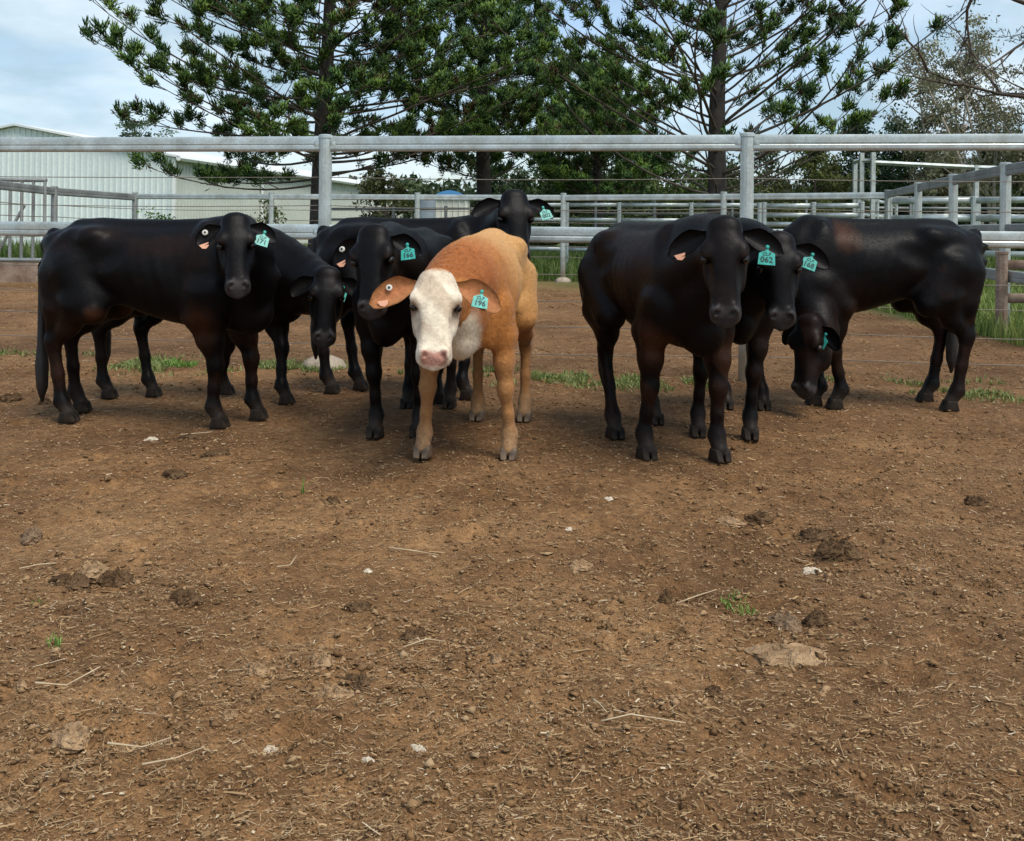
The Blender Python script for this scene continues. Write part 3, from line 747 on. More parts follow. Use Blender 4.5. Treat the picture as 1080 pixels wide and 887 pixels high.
# ---- litter: crumbs of dry dung and soil, straw and chips (one mass each)
M_crumb = material('soil_crumbs', attr='leaf', rough=0.95, spec=0.1)
M_straw = material('dry_straw', attr='leaf', rough=0.75, spec=0.25)
def scatter_area(n, r, ymin, ymax, power):
    """plan points in the view wedge, thinning with distance"""
    u = r.random(n)
    y = (ymin ** (1 - power) + u * (ymax ** (1 - power) - ymin ** (1 - power))) ** (1 / (1 - power))
    x = r.uniform(-1, 1, n) * (0.62 * y + 0.5)
    k = (y < 17 + (fbm(x, y, 4) - .5) * 4) & ~((x > 4.8) & (y > 9)); return x[k], y[k]
def crumbs():
    r = np.random.default_rng(101); n = 120000
    x, y = scatter_area(n, r, 1.35, 21.0, 1.3); n = len(x)
    clump = fbm(x * 2.2, y * 2.2, 61, 3)
    keep = r.random(n) < np.clip((clump - 0.25) * 2.2, 0.12, 1); x, y = x[keep], y[keep]; n0 = len(x)
    hp_ = [(100, 605, 260, .14), (350, 708, 420, .13), (880, 586, 260, .17), (838, 672, 160, .14), (72, 782, 200, .09), (775, 548, 140, .14), (196, 630, 140, .08), (215, 470, 160, .2), (520, 700, 120, .10), (640, 650, 120, .14), (440, 668, 110, .09), (560, 560, 90, .16), (950, 600, 120, .16), (700, 760, 120, .1)]
    for px, py, k, sd_ in hp_:          # crumbled pats break up into loose pieces round about
        q = G(px, py); x = np.append(x, r.normal(q.x, sd_, k)); y = np.append(y, r.normal(q.y, sd_ * 0.8, k))
    n = len(x)
    s = np.exp(r.normal(math.log(0.0027), 0.45, n)) * (0.75 + 0.13 * y); s = np.clip(s, 0.0012, 0.011 + 0.0012 * np.maximum(y - 7, 0)); s[n0:] = np.clip(np.exp(r.normal(math.log(0.0048), 0.42, n - n0)), 0.002, 0.011)
    base = np.array([(1, 0, 0), (-1, 0, 0), (0, 1, 0), (0, -1, 0), (0, 0, 1), (0, 0, -0.6)], float)
    V = base[None] * r.uniform(0.55, 1.35, (n, 6, 1)) * s[:, None, None] * np.array([1.5, 1.15, 0.65])
    V += r.normal(0, 0.30, (n, 6, 3)) * s[:, None, None]
    ang = r.uniform(0, 2 * np.pi, n); c, sn = np.cos(ang), np.sin(ang)
    Vx = V[..., 0] * c[:, None] - V[..., 1] * sn[:, None]; Vy = V[..., 0] * sn[:, None] + V[..., 1] * c[:, None]
    V = np.stack([Vx + x[:, None], Vy + y[:, None], V[..., 2] + (soil_z(x, y) + s * 0.25)[:, None]], -1)
    tri = np.array([(0, 2, 4), (2, 1, 4), (1, 3, 4), (3, 0, 4), (2, 0, 5), (1, 2, 5), (3, 1, 5), (0, 3, 5)])
    F = (np.arange(n) * 6)[:, None, None] + tri[None]
    t = r.random((n, 1))
    c0, c1, c2 = np.array([0.100, 0.053, 0.024]), np.array([0.215, 0.120, 0.054]), np.array([0.36, 0.245, 0.135])
    col = np.where(t < 0.5, c0 + (c1 - c0) * t * 2, c1 + (c2 - c1) * np.clip((t - 0.5) * 2, 0, 1) ** 2)
    col[n0:] = np.array([0.14, 0.078, 0.036]) + np.array([0.22, 0.145, 0.080]) * r.random((n - n0, 1)) ** 1.5
    me = mesh_from('soil_crumbs', V.reshape(-1, 3), F.reshape(-1, 3)); set_attr(me, 'leaf', np.repeat(col, 6, 0))
    tag(add_obj('soil_crumbs', me, M_crumb), 'loose crumbs of dry soil and dung over the yard floor', 'crumbs', kind='stuff')
crumbs()
def straw():
    r = np.random.default_rng(202); n = 130000
    x, y = scatter_area(n, r, 1.35, 21.0, 1.35); n = len(x)
    ln = np.exp(r.normal(math.log(0.0115), 0.70, n)); ln = np.clip(ln, 0.005, 0.12) * (0.8 + 0.07 * y)
    wd = np.clip(r.uniform(0.0006, 0.0015, n) * (0.8 + 0.16 * y), 0, 0.005)
    chip = r.random(n) < 0.35; ln[chip] *= 0.45; wd[chip] *= 2.4
    ang = r.normal(0, 0.75, n) + (r.random(n) < 0.25) * r.uniform(0, 3.14, n)
    d = np.stack([np.cos(ang), np.sin(ang), r.normal(0, 0.10, n)], 1); s = np.stack([-np.sin(ang), np.cos(ang), r.normal(0, .3, n)], 1)
    z = soil_z(x, y) + wd * 1.2 + r.uniform(0.001, 0.006, n)
    o = np.stack([x, y, z], 1)
    bend = r.normal(0, 0.12, n) * ln
    V = []
    for t in (-0.5, 0.0, 0.5):
        c = o + d * (ln * t)[:, None] + s * (bend * (0.25 - t * t) * 2)[:, None]
        V += [c + s * (wd * 0.5)[:, None], c - s * (wd * 0.5)[:, None]]
    V = np.stack(V, 1)
    tri = []
    for q in (0, 2): tri += [(q, q + 1, q + 3), (q, q + 3, q + 2)]
    F = (np.arange(n) * 6)[:, None, None] + np.array(tri)[None]
    t = r.random((n, 1))
    c = np.array([0.17, 0.098, 0.045]) * (1 - t) + np.array([0.44, 0.29, 0.145]) * t
    pale = r.random(n) < 0.05; c[pale] = np.array([0.52, 0.42, 0.28])
    me = mesh_from('straw_litter', V.reshape(-1, 3), F.reshape(-1, 3)); set_attr(me, 'leaf', np.repeat(c, 6, 0))
    tag(add_obj('straw_litter', me, M_straw), 'scattered straw and woody chips over the yard floor', 'straw', kind='stuff')
straw()

# ---- clods, dung pats, stones, sticks that can be told apart
M_clod = material('dry_dung', rough=0.95, spec=0.1, noise=[(22, (0.075, 0.042, 0.021), (0.18, 0.108, 0.055), 6), (120, (0.7, 0.7, 0.7), (1.2, 1.2, 1.2), 4)], bump=[(35, 1.0, 0.02), (140, 0.9, 0.006)])
M_stone = material('pale_stone', rough=0.9, noise=[(18, (0.22, 0.125, 0.056), (0.44, 0.285, 0.15), 6), (90, (0.75, 0.73, 0.7), (1.15, 1.15, 1.15), 4)], bump=[(30, 1.0, 0.02), (120, 0.9, 0.006)])
M_grey = material('grey_stone', rough=0.9, noise=[(18, (0.135, 0.080, 0.040), (0.27, 0.175, 0.10), 6), (90, (0.75, 0.73, 0.7), (1.15, 1.15, 1.15), 4)], bump=[(30, 1.0, 0.02), (120, 0.9, 0.006)])
def lump(name, label, px, py, wpx, hpx, mat, cat, group, seed, depth_ratio=0.8, parts=1):
    """uneven flattened clod sitting on the soil; sizes given as seen in the photograph"""
    r = np.random.default_rng(seed); p = G(px, py); sc = FPX / p.y
    rx, rzv, ry = wpx / sc / 2, hpx / sc * 0.75, wpx / sc / 2 * depth_ratio
    nu, nv = 26, 12
    ph = r.uniform(0, 6.28, 8)
    V = []
    for j in range(nv + 1):
        th = math.pi * 0.5 * (1 - j / nv) if j < nv else 0
        th = math.pi * 0.62 * (1 - j / nv)
        for i in range(nu):
            a = 2 * math.pi * i / nu
            k = 1 + 0.20 * math.sin(2 * a + ph[0]) + 0.12 * math.sin(3 * a + ph[1] + th * 2) + 0.09 * math.sin(5 * a + ph[2] - 3 * th) + 0.07 * math.sin(7 * a + 4 * th + ph[3])
            k *= 1 + r.normal(0, 0.08)
            zz = math.cos(th) * (1 + 0.22 * math.sin(2 * a + ph[4] + 2 * th) + 0.12 * math.sin(4 * a + ph[5]) + r.normal(0, 0.10)) 
            V.append((rx * math.sin(th) ** 0.8 * math.cos(a) * k, ry * math.sin(th) ** 0.8 * math.sin(a) * k, rzv * zz))
    V[-nu:] = [(r.normal(0, rx * .02), r.normal(0, ry * .02), rzv)] * nu
    F = [(j * nu + i, j * nu + (i + 1) % nu, (j + 1) * nu + (i + 1) % nu, (j + 1) * nu + i) for j in range(nv) for i in range(nu)]
    mb = MB(); mb.add(V, F)
    o = mb.build(name, mat, None, smooth=False)
    o.location = (p.x, p.y, gz(p.x, p.y) - rzv * 0.05)
    o.rotation_euler = (0, 0, r.uniform(-0.3, 0.3))
    tag(o, label, cat, group); return o
GC = 'clods lying on the yard floor'
for i, (nm, lb, px, py, w_, h_, m_, ct) in enumerate([
    ('stone', 'grey stone lying alone at the far left of the yard floor', 33, 571, 24, 15, M_grey, 'stone'),
    ('dung_clod', 'broad grey-brown dung clod, leftmost of the left-hand heap', 76, 614, 44, 15, M_clod, 'clod'),
    ('dung_clod', 'pale flaky dung clod in the middle of the left-hand heap', 98, 606, 34, 15, M_stone, 'clod'),
    ('dung_clod', 'dark round dung clod, rightmost of the left-hand heap', 123, 613, 30, 20, M_clod, 'clod'),
    ('dung_clod', 'dark crumbly clod just right of the left-hand heap', 196, 634, 34, 16, M_clod, 'clod'),
    ('dung_clod', 'small dark round clod in the open, in front of the black cows on the left', 351, 531, 16, 10, M_clod, 'clod'),
    ('dung_clod', 'flat dark clod on the floor right of the small green weed', 378, 640, 28, 9, M_clod, 'clod'),
    ('dung_clod', 'crumbly pale clod at the back of the centre-left heap', 338, 698, 32, 16, M_stone, 'clod'),
    ('dung_clod', 'lumpy clod at the right of the centre-left heap', 378, 716, 36, 14, M_clod, 'clod'),
    ('dung_clod', 'crumbly clod at the front of the centre-left heap', 352, 728, 34, 13, M_stone, 'clod'),
    ('stone', 'small pale stone left of the centre-left heap', 270, 712, 22, 11, M_stone, 'stone'),
    ('stone', 'little pale stone near the front, below the pale heap', 242, 757, 15, 9, M_stone, 'stone'),
    ('stone', 'small pale stone near the left edge below the stick', 22, 727, 13, 9, M_stone, 'stone'),
    ('dung_clod', 'pale crumbled clod near the bottom left corner', 72, 782, 46, 16, M_stone, 'clod'),
    ('stone', 'flat pale stone alone in the middle of the floor', 611, 595, 27, 11, M_stone, 'stone'),
    ('stone', 'small rounded stone right of centre, low on the floor', 523, 700, 14, 9, M_stone, 'stone'),
    ('dung_clod', 'small dark flat clod in the middle, left of the pale stone', 436, 668, 28, 9, M_clod, 'clod'),
    ('dung_clod', 'dark crumb clod left of the right-hand grass tuft', 702, 632, 14, 11, M_clod, 'clod'),
    ('dung_clod', 'dark crumb clod on the right, in front of the pale slabs', 752, 729, 22, 12, M_clod, 'clod'),
    ('dung_clod', 'big crumbly clod at right behind the pale slabs', 884, 590, 42, 22, M_clod, 'clod'),
    ('dung_clod', 'low clod behind the big crumbly clod on the right', 862, 566, 44, 13, M_clod, 'clod'),
    ('dung_clod', 'pale flat clod in front of the foremost right-hand cow', 770, 548, 30, 7, M_stone, 'clod'),
    ('dung_clod', 'dark clod beside the pale flat one, right', 802, 548, 24, 11, M_clod, 'clod'),
    ('dung_clod', 'dark round clod alone at the far right', 1030, 528, 22, 12, M_clod, 'clod'),
    ('stone_slab', 'large flat pale slab at right front', 832, 685, 78, 14, M_stone, 'slab'),
    ('stone', 'grey stone lying on the left of the pale slab top', 828, 656, 32, 15, M_grey, 'stone'),
    ('stone', 'brown stone at the back right of the pale slab', 862, 656, 26, 14, M_clod, 'stone'),
    ('dung_clod', 'small white-flecked dung by the far left hooves', 48, 425, 14, 7, M_clod, 'clod'),
    ('dung_clod', 'dark dung clod at the left edge near the hooves', 12, 422, 22, 9, M_clod, 'clod'),
    ('dung_clod', 'flat pale clod near the front hooves of the far left cow', 202, 461, 24, 5, M_clod, 'clod'),
    ('dung_clod', 'pale clod fragment in front of the black cows on the left', 228, 479, 24, 6, M_clod, 'clod'),
    ('dung_clod', 'small dark clod above the left grey stone', 186, 500, 26, 8, M_clod, 'clod')]):
    lump(nm, lb, px, py, w_, h_, m_, ct, GC if nm == 'dung_clod' else 'stones lying on the yard floor' if nm == 'stone' else None, 300 + i)

M_stick = material('bleached_stick', rough=0.8, noise=[(20, (0.36, 0.26, 0.15), (0.58, 0.46, 0.30), 4)])
M_bone = material('white_chip', rough=0.7, noise=[(30, (0.42, 0.34, 0.24), (0.62, 0.54, 0.42), 4)])
def stick(label, pts_px, r0, mat=None, name='stick', cat='stick', group='sticks lying on the yard floor'):
    P = [G(*p) for p in pts_px]; P = [Vector((p.x, p.y, gz(p.x, p.y) + 0.010 + r0)) for p in P]
    # refine and rest on the soil
    Q = []
    for a, b in zip(P[:-1], P[1:]):
        for t in (0, 0.33, 0.66): Q.append(a.lerp(b, t))
    Q.append(P[-1])
    root = Q[0].copy(); mb = MB()
    mb.tube([q - root for q in Q], [0.42 * r0 * (1.1 - 0.7 * k / len(Q)) * random.uniform(0.85, 1.15) for k in range(len(Q))], 6)
    o = mb.build(name, mat or M_stick, None, smooth=True); o.location = root
    tag(o, label, cat, group); return o
stick('pale thin stick on the left, pointing up to the right', [(37, 729), (70, 722), (106, 711)], 0.0055)
stick('pale stick near the bottom left lying nearly level', [(113, 789), (150, 785), (180, 784)], 0.005)
stick('long straw stalk at the bottom left corner rising to the right', [(150, 812), (185, 804), (216, 797)], 0.0045)
stick('pale stick at right bending down towards the corner', [(634, 766), (665, 766), (723, 777)], 0.005)
stick('short curved twig on the left half, right of the flat dark clod', [(292, 602), (306, 600), (313, 592)], 0.005)
stick('thin stalk at the left, behind the dung heap', [(20, 599), (40, 597), (60, 596)], 0.006)
stick('thin pale stalk across the centre left', [(410, 585), (440, 584), (462, 586)], 0.005)
stick('thin straw stalk right of centre beside the grass tuft', [(713, 627), (735, 624), (756, 622)], 0.005)
stick('broken stalk in the middle of the left half', [(425, 686), (450, 680), (470, 679)], 0.004)
stick('pale stalk near the centre, tilted', [(625, 738), (632, 748), (640, 758)], 0.004)
stick('pale twig in front of the left black cows', [(190, 461), (225, 458)], 0.008)
for lb, px, py, a_ in (('white chip near the bottom, left of centre', 441, 785, 16), ('white chip above the middle of the floor', 600, 556, 10), ('small white chip in front of the foremost right cow', 642, 526, 9),
                   ('white leaf-like chip near the bottom left', 285, 778, 15), ('white chip at the bottom, left of centre stalk', 388, 793, 12), ('white bit right of the left heap', 388, 604, 12), ('white fragment beside the hoof of the leftmost cow', 160, 462, 12), ('pale chip on the right near the slab', 855, 601, 16)):
    lump('white_chip', lb, px, py, a_, a_ * 0.35, M_bone, 'chip', 'white chips on the yard floor', int(px + py), 0.6)

# ------------------------------------------------------------------ grass
def blades(n, xs, ys, hts, r, lean=0.35, w=0.006, c0=(0.045, 0.095, 0.018), c1=(0.13, 0.18, 0.045)):
    ang = r.uniform(0, 2 * np.pi, n); d = np.stack([np.cos(ang), np.sin(ang), np.zeros(n)], 1)
    s = np.stack([-np.sin(ang), np.cos(ang), np.zeros(n)], 1)
    ln = np.abs(r.normal(0, lean, n)) + 0.05
    o = np.stack([xs, ys, soil_z(xs, ys) - 0.005], 1)
    V = []
    for t, ww in ((0, 1.0), (0.5, 0.85)):
        c = o + d * (hts * ln * t * t)[:, None] + np.array([0, 0, 1.0]) * (hts * t)[:, None]
        V += [c + s * (w * ww)[:, None], c - s * (w * ww)[:, None]]
    V.append(o + d * (hts * ln)[:, None] + np.array([0, 0, 1.0]) * (hts * (1 - 0.25 * ln))[:, None])
    V = np.stack(V, 1)
    F = (np.arange(n) * 5)[:, None, None] + np.array([(0, 1, 3), (0, 3, 2), (2, 3, 4)])[None]
    t = r.random((n, 1)); c = np.array(c0) * (1 - t) + np.array(c1) * t
    return V.reshape(-1, 3), F.reshape(-1, 3), np.repeat(c, 5, 0)
def grass_patch(name, label, n, sampler, seed, hrange, **k):
    r = np.random.default_rng(seed); x, y = sampler(r, n); n = len(x)
    h = r.uniform(hrange[0], hrange[1], n)
    w = r.uniform(0.003, 0.006, n) * (y / 7.0)
    V, F, Cc = blades(n, x, y, h, r, w=w, **k)
    me = mesh_from(name, V, F); set_attr(me, 'leaf', Cc)
    tag(add_obj(name, me, M_leaf), label, 'grass', kind='stuff')
def samp_right(r, n):
    y = 8.3 + r.random(n) ** 1.7 * 17; x = 4.75 + (y - 8.6) * 0.05 + r.random(n) ** 1.2 * (2.0 + y * 0.55)
    k = fbm(x * 1.1, y * 1.1, 71) > 0.36; return x[k], y[k]
grass_patch('tall_grass', 'tall green grass in the paddock beyond the fence at right', 34000, samp_right, 401, (0.08, 0.36), c0=(0.10, 0.17, 0.035), c1=(0.28, 0.32, 0.08))
def samp_back(r, n):
    y = r.uniform(20.0, 36, n); x = r.uniform(-1, 1, n) * (y * 0.58)
    k = fbm(x * .6, y * .6, 73) > 0.35; return x[k], y[k]
grass_patch('rough_grass', 'rough green grass beyond the second fence', 40000, samp_back, 402, (0.15, 0.60), c0=(0.06, 0.11, 0.025), c1=(0.17, 0.22, 0.05))
def samp_strip(r, n):
    x = r.uniform(-4.4, 4.6, n); y = 7.77 + (x + 4.03) * sl - 0.12 + r.normal(0, 0.20, n)
    dens = np.where(x > 1.2, 0.46, 0.57)
    k = fbm(x * 2.2, y * 1.2, 79) > dens; return x[k], y[k]
grass_patch('fence_grass', 'ragged strip of short grass along the foot of the near fence', 30000, samp_strip, 403, (0.015, 0.06), c0=(0.10, 0.16, 0.035), c1=(0.28, 0.29, 0.10), lean=0.8)
def samp_leftback(r, n):
    y = r.uniform(18.5, 22, n); x = r.uniform(-12, -7.4, n); k = fbm(x * .9, y * .9, 83) > 0.3; return x[k], y[k]
grass_patch('gate_weeds', 'green weeds behind the barred gate on the left', 5000, samp_leftback, 404, (0.3, 0.9))
for (px, py, n, rad, h, lb) in ((779, 634, 90, 0.05, 0.03, 'small green grass tuft on the bare floor at right'), (58, 683, 26, 0.02, 0.032, 'tiny green weed on the bare floor at lower left'), (39, 634, 10, 0.014, 0.03, 'tiny seedling left of the dung heap'),
                                (190, 384, 260, 0.13, 0.06, 'leafy green weeds seen under the far left cow'), (320, 523, 5, 0.012, 0.07, 'single green blade left of the small dark clod')):
    p = G(px, py); r = np.random.default_rng(int(px)); a = r.uniform(0, 6.28, n); q = rad * np.sqrt(r.random(n))
    x, y = p.x + q * np.cos(a), p.y + q * np.sin(a)
    V, F, Cc = blades(n, x, y, r.uniform(0.5, 1.1, n) * h, r, lean=0.7, w=np.full(n, 0.0016 * p.y / 2.5), c0=(0.10, 0.20, 0.03), c1=(0.22, 0.34, 0.07))
    me = mesh_from('grass_tuft', V, F); set_attr(me, 'leaf', Cc)
    tag(add_obj('grass_tuft', me, M_leaf), lb, 'grass tuft', 'grass tufts on the bare floor')
# ------------------------------------------------------------------ cattle: bodies grown as one smooth implicit surface
def smin(a, b, k):
    h = np.clip(0.5 + 0.5 * (a - b) / k, 0, 1)
    return a * (1 - h) + b * h - k * h * (1 - h)

class Field:
    def __init__(s, lo, hi, h):
        s.lo = np.array(lo, float); s.h = h
        s.n = np.ceil((np.array(hi) - s.lo) / h).astype(int) + 1
        s.g = np.full(s.n, 0.6, dtype=np.float32)
    def window(s, lo, hi):
        a = np.clip(np.floor((np.array(lo) - s.lo) / s.h).astype(int), 0, s.n - 1)
        b = np.clip(np.ceil((np.array(hi) - s.lo) / s.h).astype(int) + 1, 1, s.n)
        sl = tuple(slice(i, j) for i, j in zip(a, b))
        ax = [(s.lo[i] + s.h * np.arange(a[i], b[i])).astype(np.float32) for i in range(3)]
        return sl, np.meshgrid(*ax, indexing='ij', sparse=True)
    def put(s, sl, d, k, sub=False):
        if sub: s.g[sl] = -smin(-s.g[sl], d, k)
        else: s.g[sl] = smin(s.g[sl], d, k)
    def cone(s, a, b, ra, rb, k=0.03):
        a, b = np.array(a, float), np.array(b, float)
        r = max(ra, rb) + k + 3 * s.h
        sl, (x, y, z) = s.window(np.minimum(a, b) - r, np.maximum(a, b) + r)
        ba = b - a; L2 = max(float(ba @ ba), 1e-9)
        t = np.clip(((x - a[0]) * ba[0] + (y - a[1]) * ba[1] + (z - a[2]) * ba[2]) / L2, 0, 1)
        d = np.sqrt((x - a[0] - t * ba[0]) ** 2 + (y - a[1] - t * ba[1]) ** 2 + (z - a[2] - t * ba[2]) ** 2) - (ra + (rb - ra) * t)
        s.put(sl, d, k)
    def chain(s, pts, rs, k=0.03):
        for i in range(len(pts) - 1): s.cone(pts[i], pts[i + 1], rs[i], rs[i + 1], k)
    def ell(s, c, r, M=None, k=0.04, sub=False):
        """ellipsoid; M = 3 orthonormal axes (rows)"""
        c, r = np.array(c, float), np.array(r, float)
        M = np.eye(3) if M is None else np.array(M, float)
        e = np.abs(M.T) @ r + k + 3 * s.h
        sl, (x, y, z) = s.window(c - e, c + e)
        q = [((x - c[0]) * M[i, 0] + (y - c[1]) * M[i, 1] + (z - c[2]) * M[i, 2]) for i in range(3)]
        k0 = np.sqrt(sum((q[i] / r[i]) ** 2 for i in range(3)))
        k1 = np.sqrt(sum((q[i] / r[i] ** 2) ** 2 for i in range(3))) + 1e-6
        s.put(sl, np.where(k0 < 1, (k0 - 1) * r.min(), k0 * (k0 - 1) / k1), k, sub)

def surface_nets(g, lo, h):
    s = g < 0
    c = [s[i:s.shape[0] - 1 + i, j:s.shape[1] - 1 + j, k:s.shape[2] - 1 + k] for i in (0, 1) for j in (0, 1) for k in (0, 1)]
    cnt = sum(a.astype(np.int8) for a in c)
    m = (cnt > 0) & (cnt < 8)
    I, J, K = np.nonzero(m)
    idx = np.full(m.shape, -1, dtype=np.int32); idx[I, J, K] = np.arange(len(I))
    acc = np.zeros((len(I), 3)); num = np.zeros(len(I))
    for ax in range(3):
        o = [q for q in range(3) if q != ax]
        for u in (0, 1):
            for v in (0, 1):
                off = [0, 0, 0]; off[o[0]] = u; off[o[1]] = v
                off2 = list(off); off2[ax] = 1
                a = g[I + off[0], J + off[1], K + off[2]]; b = g[I + off2[0], J + off2[1], K + off2[2]]
                w = (a < 0) != (b < 0)
                t = np.where(w, a / np.where(w, a - b, 1), 0)
                p = np.tile(np.array(off, float), (len(I), 1)); p[:, ax] = t
                acc[w] += p[w]; num[w] += 1
    V = (np.stack([I, J, K], 1) + acc / num[:, None]) * h + lo
    F = []
    for ax in range(3):
        o = [q for q in range(3) if q != ax]
        A = [slice(None)] * 3; B = [slice(None)] * 3
        A[ax] = slice(0, -1); B[ax] = slice(1, None)
        sa, sb = s[tuple(A)], s[tuple(B)]
        for inside_first in (True, False):
            e = np.argwhere((sa & ~sb) if inside_first else (~sa & sb))
            e = e[(e[:, o[0]] > 0) & (e[:, o[1]] > 0)]
            q = []
            for du, dw in ((-1, -1), (0, -1), (0, 0), (-1, 0)):
                f = e.copy(); f[:, o[0]] += du; f[:, o[1]] += dw
                q.append(idx[f[:, 0], f[:, 1], f[:, 2]])
            q = np.stack(q, 1)
            flip = (ax == 1)
            if inside_first == flip: q = q[:, ::-1]
            F.append(q)
    return V, np.concatenate(F)

def dense(xs, *cols, n=160):
    """smoothly resampled profile columns"""
    t = np.linspace(xs[0], xs[-1], n)
    out = [t]
    ker = np.exp(-np.linspace(-2, 2, 15) ** 2); ker /= ker.sum()
    for c in cols:
        y = np.interp(t, xs, c)
        yp = np.concatenate([np.full(7, y[0]), y, np.full(7, y[-1])])
        out.append(np.convolve(yp, ker, 'valid'))
    return out
TORSO = dense([-0.645, -0.61, -0.555, -0.46, -0.32, -0.14, 0.04, 0.22, 0.34, 0.45, 0.535, 0.585, 0.62],
              [0.86, 0.955, 1.015, 1.050, 1.070, 1.048, 1.040, 1.055, 1.075, 1.035, 0.955, 0.90, 0.84],   # top
              [0.80, 0.75, 0.70, 0.685, 0.665, 0.600, 0.545, 0.510, 0.500, 0.515, 0.565, 0.63, 0.74],        # bottom
              [0.03, 0.085, 0.145, 0.172, 0.180, 0.198, 0.212, 0.200, 0.168, 0.145, 0.112, 0.075, 0.03])    # half width
HEAD = dense([-0.16, -0.10, 0.0, 0.12, 0.28, 0.45, 0.62, 0.78, 0.90, 0.98, 1.04, 1.07],
             [0.035, 0.068, 0.090, 0.107, 0.113, 0.098, 0.080, 0.074, 0.080, 0.078, 0.062, 0.03],          # half width
             [0.015, 0.045, 0.062, 0.072, 0.075, 0.066, 0.053, 0.043, 0.036, 0.026, 0.008, -0.01],         # front
             [-0.03, -0.055, -0.075, -0.105, -0.140, -0.140, -0.108, -0.085, -0.078, -0.072, -0.055, -0.03])  # back
HLEN = 0.365

def bez(p0, p1, p2, p3, n):
    p0, p1, p2, p3 = [np.array(p, float) for p in (p0, p1, p2, p3)]
    return [(1 - t) ** 3 * p0 + 3 * (1 - t) ** 2 * t * p1 + 3 * (1 - t) * t * t * p2 + t ** 3 * p3 for t in np.linspace(0, 1, n)]

